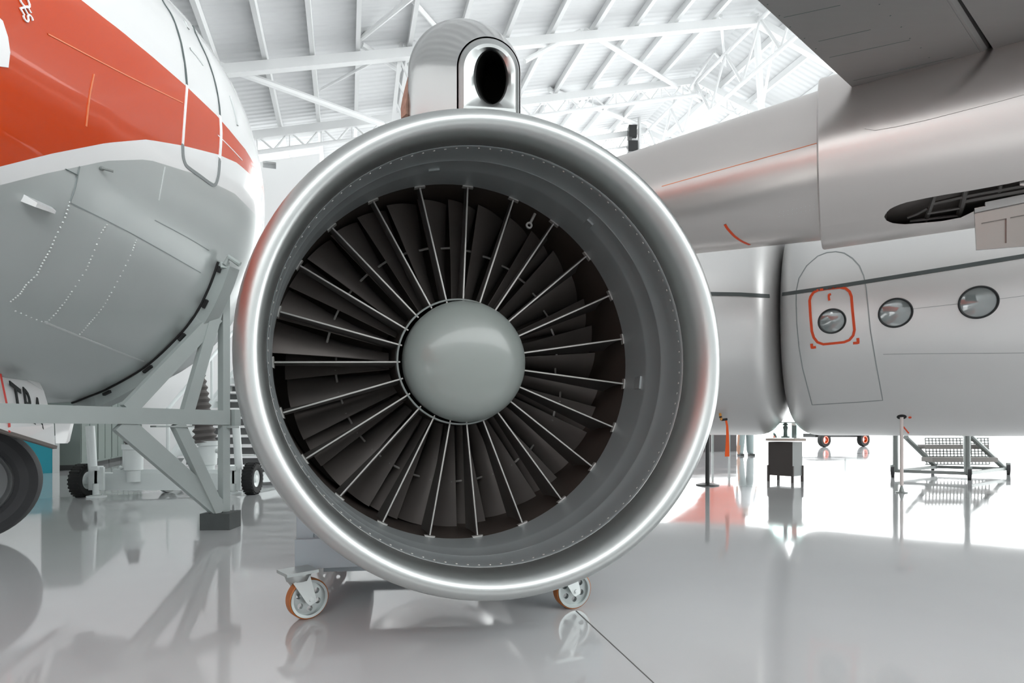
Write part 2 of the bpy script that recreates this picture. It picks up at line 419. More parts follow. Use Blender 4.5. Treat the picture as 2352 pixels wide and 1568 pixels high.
v0 = l0 = None
for k in range(NV):
    Mk = MF @ Matrix.Rotation(math.radians(2.3+k*360/NV), 4, 'Y')
    if v0 is None:
        for mb in (mb_v, mb_l):
            for i, v in enumerate(mb.v): mb.v[i] = Mk @ v
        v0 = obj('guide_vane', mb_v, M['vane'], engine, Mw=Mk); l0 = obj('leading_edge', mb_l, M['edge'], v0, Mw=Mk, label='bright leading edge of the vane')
    else:
        v = local_obj('guide_vane', v0.data, engine, Mk); local_obj('leading_edge', l0.data, v, Mk, 'bright leading edge of the vane')
NB = 34; YB = .125
def blade():
    rings = []
    for i in range(11):
        u = i/10; r = .25+(.692-.25)*u
        stg = math.radians(22+40*u**.8); ch = .085+.075*u; th = .014-.009*u
        sec = []
        for s_ in (1, -1):
            for j in range(7):
                q = j/6 if s_ > 0 else 1-j/6
                c = (q-.5)*ch; cam_ = .016*(1-u*.6)*(1-(2*q-1)**2)
                h = th*math.sin(PI*min(1, max(.04, q)))**.6*.5
                tx = c*math.sin(stg)+(cam_+s_*h)*math.cos(stg); yy = c*math.cos(stg)-(cam_+s_*h)*math.sin(stg)
                y = YB+.07+yy
                a = tx/r
                sec.append(pol(r, a, y))
        rings.append(sec)
    return MB().rings(rings, True, True, True)
def snub():
    pts = []
    for j in range(6):
        q = j/5; a = (-.02+q*.155); pts.append(pol(.492, a, YB+.078-q*.03))
    return MB().tube(pts, .0048, 6)
mb_b, mb_s = blade(), snub(); b0 = s0 = None
for k in range(NB):
    ang = math.radians(5+k*360/NB)
    # the disc turns about the leaning shaft: rotate, then lean
    S_ = Matrix.Identity(4); S_[0][1] = LEAN; S_[2][1] = .06
    Mk = MF @ S_ @ Matrix.Rotation(ang, 4, 'Y') @ S_.inverted()
    if b0 is None:
        for mb in (mb_b, mb_s):
            for i, v in enumerate(mb.v): mb.v[i] = Mk @ v
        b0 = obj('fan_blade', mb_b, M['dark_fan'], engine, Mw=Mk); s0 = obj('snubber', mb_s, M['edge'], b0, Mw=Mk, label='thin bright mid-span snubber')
    else:
        v = local_obj('fan_blade', b0.data, engine, Mk); local_obj('snubber', s0.data, v, Mk, 'thin bright mid-span snubber')
b = MB()
prof = [(.03,.236)]+[(-.02-.115*math.sin(PI/2*i/14), .238*math.cos(PI/2*i/14)) for i in range(15)]
b.rings([[MF @ (Vector((.012, 0, 0))+pol(max(r, .0005), 2*PI*k/64, y)) for k in range(64)] for y, r in prof])
obj('spinner', b, M['spinner'], engine, label='glossy pale grey domed spinner')
b = MB(); b.rings([fr(.243,.03), fr(.25,.03), fr(.25,.0), fr(.243,-.004)]); obj('spinner_collar', b, M['steel'], engine)
a = math.radians(27); c = MF @ pol(.655, a, .03)
b = MB(); n = -(E1*math.sin(a)+EZ*math.cos(a)); b.tube([c-n*.04, c+n*.005], .006, 8)
b.lathe(c+n*.017, EA, [(-.005,.014),(.005,.014),(.005,.007),(-.005,.007),(-.005,.014)], 14); obj('eye_bolt', b, M['edge'], engine)
# scoop on top
def arch(c, hw, zt, zb):                                          # round-topped outline, 56 points
    rv = min(hw*1.05, (zt-zb)*.6); zs = zt-rv; pts = []
    for k in range(32): t_ = PI*k/31; pts.append((-hw*math.cos(t_), zs+rv*math.sin(t_)))
    for k in range(1, 7): pts.append((hw, zs+(zb-zs)*k/7))
    for k in range(12): pts.append((hw-2*hw*k/11, zb))
    for k in range(1, 7): pts.append((-hw, zb+(zs-zb)*k/7))
    return [Vector((c.x+x, c.y+x*.12, z)) for x, z in pts]
def body_sect(Y, xl, xr, yt, zb=1.80):
    c = P((xl+xr)/2, 985, Y); return arch(c, (xr-xl)/2*Y/F, P(0, yt, Y).z, zb)
def lip_sect(Y, xl, xr, yt, yb_): return arch(P((xl+xr)/2, 985, Y), (xr-xl)/2*Y/F, P(0, yt, Y).z, P(0, yb_, Y).z)
def oval_sect(Y, xl, xr, yt, yb_):
    c = P((xl+xr)/2, (yt+yb_)/2, Y); hw, hh = (xr-xl)/2*Y/F, (yb_-yt)/2*Y/F; out = []
    for p in lip_sect(Y, xl, xr, yt, yb_):
        t_ = math.atan2((p.z-c.z)/hh, (p.x-c.x)/hw); out.append(c+Vector((hw*math.cos(t_), hw*math.cos(t_)*.12, hh*math.sin(t_))))
    return out
b = MB()
b.rings([body_sect(2.06,1050,1195,84), body_sect(2.09,1030,1196,73), body_sect(2.13,1004,1196,60), body_sect(2.18,975,1196,50), body_sect(2.23,955,1196,45), body_sect(2.3,940,1197,42), body_sect(2.45,945,1190,70), body_sect(2.7,950,1160,190), body_sect(3.1,955,1130,380), body_sect(3.6,960,1110,540), body_sect(4.2,970,1100,660)], True, False, True)
obj('scoop_fairing', b, M['cowl'], engine, label='domed polished fairing of the top scoop')
b = MB()
b.rings([lip_sect(2.07,1053,1193,87,300), lip_sect(2.03,1055,1192,89,300), lip_sect(2.01,1058,1190,93,296), lip_sect(2.0,1066,1184,100,246), lip_sect(2.003,1078,1174,108,244), oval_sect(2.015,1088,1167,114,242), oval_sect(2.04,1093,1163,117,240)])
obj('scoop_lip', b, M['lip'], engine, label='rolled bright metal lip of the top scoop')
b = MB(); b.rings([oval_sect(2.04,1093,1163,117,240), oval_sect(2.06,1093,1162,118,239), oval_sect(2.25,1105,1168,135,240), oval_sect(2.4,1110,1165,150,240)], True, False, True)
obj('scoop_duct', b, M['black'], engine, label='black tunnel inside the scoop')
b = MB()
pp = [P(x, y, 2.31) for x, y in ((937,272),(936,250),(940,225),(946,200),(952,178),(958,164))]
b.rings([[p+Vector((-.028,0,0)), p+Vector((.0,-.035,0)), p+Vector((.022,.0,0)), p+Vector((0,.03,0))] for p in pp], True, True, True)
obj('scoop_flange', b, M['rust'], engine, label='rusty brown flange on the back of the scoop')

# ================================================================== ENGINE CART
cart = thing('engine_cart', 'blue grey steel cart on amber casters carrying the jet engine', 'cart', (-.4, 2.9, 0))
ya = math.radians(11)
CR, CL = Vector((math.cos(ya), math.sin(ya), 0)), Vector((-math.sin(ya), math.cos(ya), 0))
FL, FR = Vector((-.82, 2.44, 0)), Vector((.30, 2.56, 0))
def sidebeam(o, out):
    b = MB(); R_ = Matrix((CR, CL, Vector((0,0,1)))).transposed()
    c = o+CR*(.03*out*-1)
    b.box(c+CL*.55+Vector((0,0,.25)), (.27,1.16,.125), R=R_)
    for k in (0, 1.04):
        b.box(c+CL*(.04+k)+CR*(out*.1)+Vector((0,0,.42)), (.07,.07,.24), R=R_)
    b.box(c+CL*.56+CR*(out*.1)+Vector((0,0,.54)), (.07,1.12,.05), R=R_)
    b.box(c+CL*.04+CR*(out*.07)+Vector((0,0,.325)), (.13,.06,.035), R=R_)
    return b
obj('side_frame', sidebeam(FL, -1), M['cart'], cart, smooth=False); obj('side_frame', sidebeam(FR, 1), M['cart'], cart, smooth=False)
b = MB()
for k in (.12, .98): b.beam(FL+CL*k+Vector((0,0,.165)), FR+CL*k+Vector((0,0,.165)), .08, .04)
obj('cross_bar', b, M['cart'], cart, smooth=False)
def wheel_hub(c, ax, r, wd_):
    ax = ax.normalized(); x = ax.cross(Vector((0,0,1))).normalized(); y = x.cross(ax)
    def L(r_, n, o=(0,0), ph=0): return [Vector((o[0]+r_*math.cos(2*PI*k/n+ph), o[1]+r_*math.sin(2*PI*k/n+ph), 0)) for k in range(n)]
    loops = [L(r*.8, 40)]+[L(r*.15, 14, (r*.52*math.cos(q*2*PI/6+.4), r*.52*math.sin(q*2*PI/6+.4))) for q in range(6)]
    flat = [p for l in loops for p in l]; tris = tessellate_polygon(loops)
    b = MB()
    for d in (-.2, .2): b.add([c+x*p.x+y*p.y+ax*(wd_*d) for p in flat], [list(t_) for t_ in tris])
    o = len(loops[0])
    for l in loops[1:]:
        b.rings([[c+x*p.x+y*p.y+ax*(wd_*d) for p in l] for d in (-.2, .2)])
    b.lathe(c, ax, [(-wd_*.2,r*.79),(-wd_*.48,r*.8),(-wd_*.5,r*.93),(wd_*.5,r*.93),(wd_*.48,r*.8),(wd_*.2,r*.79)], 40)
    return b
def caster(p, parent, facing=(.28,-.96,0), mp='caster_metal', R_=.083, side=1):
    ax = Vector(facing).normalized(); roll = ax.cross(Vector((0,0,1))).normalized()
    c = Vector((p.x, p.y, R_)); top = c-roll*.035*side*-1+Vector((0,0,R_+.022)); top = c+roll*(.04*side)+Vector((0,0,R_+.022))
    b = MB(); b.box(top+Vector((0,0,.012)), (.13,.11,.012), R=Matrix((roll, ax, Vector((0,0,1)))).transposed())
    b.lathe(top-Vector((0,0,.016)), (0,0,1), [(-.008,.03),(-.008,.045),(.012,.052),(.022,.052)], 20, True)
    cs = obj('caster', b, M[mp], parent)
    b = MB()
    for s_ in (-1, 1):
        o = ax*(.034*s_); t_ = (c-top); 
        q0, q1 = top+o+Vector((0,0,-.012)), c+o
        d = (q1-q0).normalized(); w = d.cross(ax).normalized()
        b.slab([q0-w*.036, q0+w*.036, q1+w*.021+d*.0, q1+w*.014+d*.02, q1-w*.014+d*.02, q1-w*.021], ax*(.005*s_))
        b.lathe(c+o, ax*s_, [(0,.009),(.012,.009),(.013,.0)], 8)
    b.box(top-Vector((0,0,.012)), (.06,.07,.006), R=Matrix((roll, ax, Vector((0,0,1)))).transposed())
    obj('fork', b, M['trolley'], cs, smooth=False)
    obj('wheel', wheel_hub(c, ax, R_, .05), M['caster_metal'], cs)
    b = MB(); b.lathe(c, ax, [(-.021,R_*.93),(-.024,R_*.95),(-.02,R_*.995),(0,R_),(.02,R_*.995),(.024,R_*.95),(.021,R_*.93),(-.021,R_*.93)], 48)
    obj('tread', b, M['tread'], cs, label='amber wheel tread')
caster(Vector((-.846, 2.34, 0)), cart, (.68,-.73,0)); caster(Vector((.262, 2.473, 0)), cart, (.37,-.93,0))
caster(Vector((-1.08, 3.4, 0)), cart); caster(Vector((.02, 3.55, 0)), cart)

# ================================================================== ORANGE AND WHITE AIRLINER (left)
K_, S0_, L_, PW, GZ, GX, AX0, AZ0, AR, AM = 0.1431, -0.0379, 1.6777, 0.7, -0.4396, -0.0658, -3.7934, 2.741, 1.7566, 2.6304
AL = math.hypot(K_, 1); AE, AA = Vector((1/AL, -K_/AL, 0)), Vector((K_/AL, 1/AL, 0))
def acr(S):
    u = min(max((S-S0_)/L_, 0), 1); r = AR*max(1-u**AM, 0)**PW
    return Vector((AX0+K_*S+GX*(AR-r), 4.35+S, AZ0+GZ*(AR-r))), r
SS = [-17+.5*i for i in range(22)]+[-6+.25*i for i in range(21)]+[-.95+.07*i for i in range(13)]+[S0_+L_*math.sin(PI/2*i/40) for i in range(1, 41)]
def apt(S, th, off=0):
    c, r = acr(S); r += off
    return c+AE*(r*math.cos(th))+Vector((0,0,r*math.sin(th)))
b = MB(); b.rings([[apt(S, 2*PI*k/160) for k in range(160)] for S in SS]); ATREE = bvh(b)
proj_tab = [(acr(S)[0].dot(AA), S) for S in SS]
def a_inv(p):
    d = p.dot(AA); S = SS[-1]
    for (d0, s0_), (d1, s1_) in zip(proj_tab, proj_tab[1:]):
        if d0 <= d <= d1: S = s0_+(s1_-s0_)*(d-d0)/max(1e-9, d1-d0); break
    c, r = acr(S); v = p-c
    return S, math.atan2(v.z, v.dot(AE))
def a_curve(pix):
    pts = sorted(a_inv(c[0]) for c in (cast(ATREE, *p) for p in densify(pix, 5)) if c)
    def f(S):
        if S <= pts[0][0]: return pts[0][1]
        for (s0_, t0_), (s1_, t1_) in zip(pts, pts[1:]):
            if s0_ <= S <= s1_: return t0_+(t1_-t0_)*(S-s0_)/max(1e-9, s1_-s0_)
        return pts[-1][1]
    return f, pts
up_f, up_p = a_curve([(-330,-420),(-150,-270),(0,-150),(100,-70),(185,0),(276,69),(352,132),(429,199),(505,272),(566,346),(600,407)])
lo_f, lo_p = a_curve([(-500,510),(-300,470),(-150,425),(0,381),(122,352),(245,328),(337,320),(419,334),(502,355),(545,374),(582,407),(600,429)])
gr_f, gr_p = a_curve([(-500,560),(-300,515),(-150,465),(0,424),(61,407),(153,389),(245,369),(340,366),(450,400),(540,445),(598,505)])
plane = thing('airliner', 'orange and white airliner with grey belly resting on a grey cradle stand', 'airplane', (AX0-.2, 2.6, 0))
b = MB(); rows = []
for S in SS:
    g, l, u = gr_f(S), lo_f(S), up_f(S); l = max(l, g+.001); u = max(u, l+.001)
    t_ = [-PI+(g+PI)*i/44 for i in range(45)]+[g+(l-g)*i/8 for i in range(1, 9)]+[l+(u-l)*i/16 for i in range(1, 17)]+[u+(PI-u)*i/30 for i in range(1, 30)]
    rows.append([apt(S, a) for a in t_])
n = len(rows[0]); b.rings(rows)
for i in range(len(b.f)):
    k = i % n
    b.m[i] = 0 if k < 44 else (1 if k < 52 else (2 if k < 68 else 1))
FB = b
FM = [M['grey_paint'], M['white_paint'], M['orange'], M['rivet']]
def fuse_ribbon(pix, w, m, h, n=5):
    if M[m] not in FM: FM.append(M[m])
    FB.cm = FM.index(M[m]); ribbon(FB, ATREE, spline(pix, n), w, h)
def fuse_rivets(pix, r): FB.cm = 3; rivets(FB, ATREE, pix, r)
def part_ribbon(name, pix, w, m, label=None, h=.005, n=5, sm=True, parent=None):
    b = MB(); ribbon(b, ATREE, spline(pix, n) if sm else densify(pix, n), w, h); return obj(name, b, m, parent or plane, label=label)
door = part_ribbon('cabin_door_edge', [(429,196),(424,260),(419,331)], .016, M['line_white'], 'white painted edge lines of the cabin door', h=.006)
b = MB(); ribbon(b, ATREE, spline([(505,266),(507,306),(505,350),(503,364)], 5), .022, .006); obj('door_line', b, M['line_white'], door)
part_ribbon('door_seam', [(360,-30),(375,5),(395,37),(413,89),(424,147),(429,196)], .012, M['seam_dark'], 'dark gap along the door', parent=door)
part_ribbon('door_seam', [(425,-20),(443,60),(476,135),(494,191),(503,240),(505,266)], .01, M['seam_dark'], 'dark gap along the door', parent=door)
part_ribbon('door_sill', [(419,331),(420,358),(425,376),(434,386),(459,404),(482,421),(491,425),(497,418),(502,396),(504,367)], .022, M['seam_grey'], 'grey sill along the door bottom', parent=door)
for pix, w, m in (([(110,78),(200,126),(300,178),(419,236)], .006, 'seam_orange'), ([(500,310),(530,340),(556,368)], .007, 'line_white'), ([(216,170),(206,220),(198,290)], .006, 'seam_orange'),
        ([(161,465),(300,535),(461,626)], .005, 'seam_soft'), ([(355,505),(430,545),(480,575)], .005, 'seam_soft'), ([(100,738),(200,779),(330,830)], .010, 'seam_light'),
        ([(183,382),(173,430),(161,465)], .004, 'seam_soft'), ([(150,388),(178,402)], .004, 'seam_dark'), ([(379,383),(365,460)], .006, 'seam_light')):
    fuse_ribbon(pix, w, m, .003)
for row in ([(161,465),(150,500),(128,545),(114,578),(98,605),(85,632),(60,655),(47,675),(25,693)], [(250,510),(233,535),(212,588),(198,620),(165,670),(148,695),(128,720),(108,740)], [(313,552),(305,575),(283,622),(256,672),(237,705),(217,730),(201,748),(183,768)]):
    fuse_rivets(densify(row, 4), .0065)
fuse_rivets(densify([(36,715),(180,772),(230,790)], 12), .006)
obj('fuselage', FB, FM, plane, sharp=60)
for pix in ([(424,50),(432,66)], [(436,112),(450,128),(466,150)], [(528,222),(538,255),(545,288)]):
    part_ribbon('pressure_port', pix, .02, M['seam_light'], h=.006)
c = cast(ATREE, 85, 468)
if c:
    p, nn = c; t_ = (AA-nn*AA.dot(nn)).normalized(); u_ = nn.cross(t_)
    b = MB()
    b.rings([[p-t_*.075-u_*.02-nn*.01, p-t_*.075+u_*.02-nn*.01, p+t_*.08+u_*.014-nn*.01, p+t_*.08-u_*.014-nn*.01], [p-t_*.05-u_*.012+nn*.06, p-t_*.05+u_*.012+nn*.06, p+t_*.06+u_*.008+nn*.05, p+t_*.06-u_*.008+nn*.05]], True, False, True)
    obj('blade_antenna', b, M['white_paint'], plane, smooth=False, label='small pale blade antenna on the belly')
c = cast(ATREE, 232, 386)
if c:
    p, nn = c; b = MB(); b.lathe(p-nn*.005, nn, [(0,.012),(.02,.01),(.03,.0)], 10); b.tube([p+nn*.015, p+nn*.02+Vector((.03,.03,.0))], .007, 8); obj('static_probe', b, M['steel'], plane)
# white disc of the livery and the vertical lettering at the frame edge
b = MB()
pts = [(-60,10),(-20,25),(5,48),(17,85),(22,120),(18,155),(-20,150),(-60,140)]
hs = [cast(ATREE, *p) for p in pts]
if all(hs): 
    cc = cast(ATREE, -20, 90)
    b.add([cc[0]+cc[1]*.006]+[h[0]+h[1]*.004 for h in hs], [[0, i+1, (i+1) % len(hs)+1] for i in range(len(hs))])
    obj('livery_mark', b, M['line_white'], plane, label='white curved mark on the orange band')
def font_mesh(txt, size, depth=.003):
    cu = bpy.data.curves.new('lettering', 'FONT'); cu.body = txt; cu.size = size; cu.extrude = depth; cu.align_x = 'LEFT'; cu.resolution_u = 3
    o = bpy.data.objects.new('lettering', cu); COL.objects.link(o)
    dg = bpy.context.evaluated_depsgraph_get(); me = bpy.data.meshes.new_from_object(o.evaluated_get(dg))
    bpy.data.objects.remove(o); bpy.data.curves.remove(cu); return me
def letters(name, txt, size, o, x, up, m, parent, label=None):
    n = x.cross(up).normalized(); up = n.cross(x).normalized()
    me = font_mesh(txt, size); me.materials.clear(); me.materials.append(m)
    return local_obj(name, me, parent, frame_mat(x.normalized(), up, n, o), label)
for ch, (x, y) in zip('OES', ((34,-14),(40,14),(47,34))):
    c = cast(ATREE, x, y); d = cast(ATREE, x+8, y+14)
    if c and d:
        xx = (d[0]-c[0]).normalized(); nn = c[1]; uu = nn.cross(xx)
        letters('lettering', ch, .075, c[0]+nn*.006, xx, uu, M['line_white'], plane, 'white letter %s on the orange band' % ch)
# landing gear door with lettering, and the wheel
def gd(px, py):
    Y = 3.55+.0036*max(-60, px); return P(px, py, Y)
loop = [gd(*p) for p in [(-90,782),(0,828),(78,866),(92,880),(101,898),(108,922),(124,975),(126,1024),(60,1006),(0,984),(-90,958)]]
off = Vector((-.03,.03,0))
b = MB(); b.slab(loop, off); gdoor = obj('gear_door', b, M['white_paint'], plane, smooth=False, label='white landing gear door with red line and black letters TRA')
b = MB(); b.beam(gd(-90,961)+Vector((.004,-.006,0)), gd(126,1027)+Vector((.004,-.006,0)), .035, .022); obj('edge_seal', b, M['brown_trim'], gdoor, smooth=False, label='brown seal along the lower door edge')
def gd2(px, py): return P(px, py, 3.55+.0036*px+.12)
b = MB(); b.slab([gd2(*p) for p in ((126,965),(164,965),(153,1013),(148,1018),(128,1018))], Vector((0,.03,0))); obj('rear_door_panel', b, M['white_paint'], gdoor, smooth=False)
def onp(px, py): return gd(px, py)+Vector((.004,-.006,0))
b = MB(); b.rings([[onp(-1,858), onp(3,858), onp(3,858)+Vector((0,.003,0)), onp(-1,858)+Vector((0,.003,0))], [onp(13,925), onp(17,925), onp(17,925)+Vector((0,.003,0)), onp(13,925)+Vector((0,.003,0))], [onp(19,975), onp(24,975), onp(24,975)+Vector((0,.003,0)), onp(19,975)+Vector((0,.003,0))], [onp(20,992), onp(24,993), onp(24,993)+Vector((0,.003,0)), onp(20,992)+Vector((0,.003,0))]], True, True, True); obj('red_line', b, M['red_line'], gdoor)
def cell_letter(ch, tl, tr, bl):                                # a letter sheared onto the leaning door
    o, x, y = onp(*bl), onp(*tr)-onp(*tl), onp(*tl)-onp(*bl)
    me = font_mesh(ch, 1.0, .002); me.materials.append(M['letter'])
    xs = [v.co.x for v in me.vertices]; ys = [v.co.y for v in me.vertices]
    w_, h_ = max(xs)-min(xs), max(ys)-min(ys); n_ = x.cross(y).normalized()
    for v in me.vertices: v.co = ((v.co.x-min(xs))/w_*x + (v.co.y-min(ys))/h_*y + n_*v.co.z*2)
    local_obj('letter', me, gdoor, Matrix.Translation(o), 'black letter %s on the gear door' % ch)
cell_letter('T', (22,874), (47,894), (34,952)); cell_letter('R', (53,888), (73,909), (62,956)); cell_letter('A', (77,901), (95,926), (82,962))
wc = Vector(((-80-CX)*3.9/F, 3.9, .415))
wax = Vector((.62, -.78, 0)).normalized()
b = MB(); b.lathe(wc, wax, [(-.1,.25),(-.135,.29),(-.14,.34),(-.11,.39),(-.05,.413),(.05,.413),(.11,.39),(.14,.34),(.135,.29),(.11,.262),(-.1,.25)], 64)
wheel = obj('landing_wheel', b, M['tyre'], plane, label='large black tyre on grey hub')
b = MB(); b.lathe(wc, wax, [(-.1,.255),(.1,.262),(.115,.25),(.1,.235),(.02,.22),(-.0,.1),(.03,.085),(.06,.08),(.065,.0)], 48); obj('rim', b, M['rim'], wheel)
b = MB(); b.lathe(wc+wax*.06, wax, [(0,.06),(.03,.055),(.035,.0)], 24); obj('hub_cap', b, M['edge'], wheel)
b = MB(); b.tube([wc-wax*.15, wc-wax*.28, Vector((wc.x-.28, wc.y+.2, 1.15))], .05, 12); obj('landing_leg', b, M['steel'], plane)

# ================================================================== CRADLE STAND AND BLOCK
B0 = Vector((-2.295, 4.46, 0)); bdir = Vector((-.615, -1.26, 0))
block = MB(); block.box(B0+Vector((0,0,.0635)), (.225,.2,.127), rz=.04)
bo = obj('support_block', block, M['block'], None, loc=(B0.x, B0.y, 0), smooth=False); tag(bo, 'dark grey square block on the floor under the cradle stand foot', 'block')
stand = thing('cradle_stand', 'grey square tube cradle stand with curved saddle under the airliner', 'stand', (B0.x-.3, B0.y-.5, .127))
BZ = .87
b = MB(); b.beam(B0+Vector((.03,.05,BZ)), B0+bdir*1.7+Vector((0,0,BZ)), .06, .112); obj('cross_beam', b, M['stand'], stand, smooth=False)
b = MB(); e = B0+Vector((.05,.06,BZ)); b.beam(e, e-bdir*.04, .09, .13); b.beam(e+Vector((-.02,-.04,-.075)), e-bdir*.02+Vector((0,0,-.075)), .12, .015); obj('end_bracket', b, M['stand'], stand, smooth=False)
b = MB(); b.beam(P(398,981,4.12), P(420,981,4.16), .05, .02); b.beam(P(352,979,4.0), P(440,979,4.22), .09, .012); obj('clamp_plate', b, M['stand'], stand, smooth=False)
pr = Vector((math.sin(.45), math.cos(.45), 0))
b = MB(); b.beam(B0+Vector((.01,.03,.127)), B0+Vector((.01,.03,2.02)), .062, .062, up=bdir); obj('post', b, M['stand'], stand, smooth=False)
q = lambda t, z: B0+bdir*t+Vector((0,0,z))
b = MB(); b.beam(q(.53, BZ-.05), q(0,.14), .05, .13); obj('diagonal_brace', b, M['stand'], stand, smooth=False)
b = MB(); b.beam(q(.24, BZ-.05)+Vector((.0,-.03,0)), q(0,.13)+Vector((0,-.03,0)), .06, .085); obj('diagonal_brace', b, M['stand'], stand, smooth=False)
b = MB(); b.beam(q(.5, BZ+.04), q(.03,1.66), .05, .1); obj('upper_brace', b, M['stand'], stand, smooth=False)
b = MB(); b.beam(q(.19, BZ+.04)+Vector((.0,-.02,0)), q(0,1.80)+Vector((0,-.02,0)), .05, .085); obj('upper_brace', b, M['stand'], stand, smooth=False)
cp = spline([(100,935),(130,931),(159,926),(205,909),(252,889),(331,843),(398,783),(447,724),(481,657),(501,601)], 5)
hs = [c for c in (cast(ATREE, *p) for p in cp) if c]
b = MB(); b2 = MB(); r1, r2 = [], []
for i, (p, nn) in enumerate(hs):
    tg = (hs[min(i+1, len(hs)-1)][0]-hs[max(i-1, 0)][0]).normalized(); s_ = tg.cross(nn).normalized()
    if s_.y < 0: s_ = -s_
    a, c = p+nn*.012, p+nn*.1
    r1.append([a, a+s_*.12, c+s_*.12, c]); a, c = p-nn*.003, p+nn*.012
    r2.append([a-s_*.012, a+s_*.13, c+s_*.13, c-s_*.012])
b.rings(r1, True, True, True); obj('saddle', b, M['stand'], stand, smooth=False, label='curved saddle plate')
b2.rings(r2, True, True, True); obj('rubber_lining', b2, M['rubber'], stand, label='thin black rubber lining of the saddle')
for j in (8, 14, 20, 26, 32):
    if j < len(hs)-1:
        p, nn = hs[j]; p2 = hs[j+1][0]; b = MB(); b.beam(p+nn*.035+(p-p2)*.3-Vector((0,.012,0)), p2+nn*.035-Vector((0,.012,0)), .02, .02); obj('saddle_clip', b, M['rubber'], stand, smooth=False)
if hs:
    p, nn = hs[-1]; b = MB(); b.tube([p+nn*.06, p+nn*.07+Vector((.02,.0,.06)), p+nn*.12+Vector((.05,.02,.03))], .02, 8); b.beam(p+nn*.06, B0+Vector((.01,.03,1.9)), .06, .05); obj('saddle_hook', b, M['stand'], stand)

# ================================================================== BACK LEFT: teal plinth, cabinets, trolley, stairs
b = MB(); a = G(120,1086); c = G(20,1089); 
b.slab([c, a, a+Vector((-.34,.42,0)), c+Vector((-.34,.42,0))], (0,0,.72))
t = thing('display_plinth', 'teal display plinth with pale end panel behind the airliner gear door', 'plinth', a)
obj('plinth_body', b, M['teal'], t, smooth=False)
b = MB(); d = G(137,1084); b.slab([a+Vector((.003,-.0,0)), d, d+Vector((-.33,.41,0)), a+Vector((-.33,.41,0))], (0,0,.66)); obj('end_panel', b, M['pedestal_grey'], t, smooth=False, label='pale grey end panel')
c0, c1 = Vector((-8.2,10.75,0)), Vector((-10.6,16.2,0)); dv = c1-c0; nrm = Vector((-dv.y, dv.x, 0)).normalized()
if nrm.x > 0: nrm = -nrm
ordw = ['nearest the teal plinth', 'second from the teal plinth', 'third from the teal plinth', 'fourth from the teal plinth', 'farthest from the teal plinth']
for k in range(5):
    a, c = c0+dv*(k/5+.004), c0+dv*((k+1)/5-.004)
    t = thing('metal_cabinet', 'tall grey green metal cabinet %s' % ordw[k], 'cabinet', a.lerp(c, .5), 'cabinets along the left side')
    b = MB(); b.slab([a+Vector((0,0,.1)), c+Vector((0,0,.1)), c+nrm*.6+Vector((0,0,.1)), a+nrm*.6+Vector((0,0,.1))], (0,0,2.1)); obj('cabinet_body', b, M['cabinet'], t, smooth=False)
    b = MB(); b.slab([a+nrm*.04, c+nrm*.04, c+nrm*.55, a+nrm*.55], (0,0,.1)); obj('cabinet_base', b, M['cab_dark'], t, smooth=False)
    for u in (0, .5):
        m0, m1 = a.lerp(c, u+.02)-nrm*.012, a.lerp(c, u+.48)-nrm*.012
        b = MB(); b.slab([m0+Vector((0,0,.14)), m1+Vector((0,0,.14)), m1+nrm*.01+Vector((0,0,.14)), m0+nrm*.01+Vector((0,0,.14))], (0,0,2.0)); dr = obj('cabinet_door', b, M['cabinet'], t, smooth=False)
        h = a.lerp(c, .46 if u == 0 else .54)-nrm*.03; b = MB(); b.tube([h+Vector((0,0,.95)), h+Vector((0,0,1.15))], .015, 8); obj('handle', b, M['steel'], dr)
# white towable trolley with two jacking columns
TY = 6.6
t = thing('jacking_trolley', 'white wheeled jacking trolley with dark coiled columns under the airliner nose', 'trolley', (P(380,1100,TY).x, TY, 0))
axis_z = P(0,1105,TY).z
la, ra = P(222,1105,TY), P(548,1105,TY+.35)
b = MB(); b.beam(la, ra, .14, .2); b.beam(la+Vector((.2,.0,.12)), ra+Vector((-.2,0,.12)), .05, .05); obj('axle_beam', b, M['trolley'], t, smooth=False)
b = MB(); m_ = la.lerp(ra, .45); b.beam(m_, m_+Vector((1.2,2.2,-.08)), .1, .12); b.beam(m_+Vector((.5,0,0)), m_+Vector((1.3,2.2,-.1)), .07, .1); obj('tow_frame', b, M['trolley'], t, smooth=False)
for nm, px0, px1, pyt, Y in (('left', 207, 213, 978, TY), ('right', 541, 549, 958, TY+.35)):
    b = MB(); b.tube([P(px0, pyt, Y-.12), P(px1, 1078, Y-.12)], .045, 12); up_ = obj('upright_tube', b, M['trolley'], t)
    x = 222 if nm == 'left' else 537
    b = MB(); b.beam(P(x-7,1072,Y-.14), P(x-7,1125,Y-.14), .03, .1); b.beam(P(x+7,1072,Y-.14), P(x+7,1125,Y-.14), .03, .1); b.beam(P(x-9,1075,Y-.14), P(x+9,1075,Y-.14), .1, .05); b.tube([P(x,1110,Y-.14), Vector((P(x,1110,Y-.14).x, Y-.14, .03))], .04, 12)
    f_ = Vector((P(x,1110,Y-.14).x, Y-.14, 0)); b.lathe(f_, (0,0,1), [(0,.1),(.02,.1),(.03,.05)], 20, True); obj('foot_jack', b, M['trolley'], t)
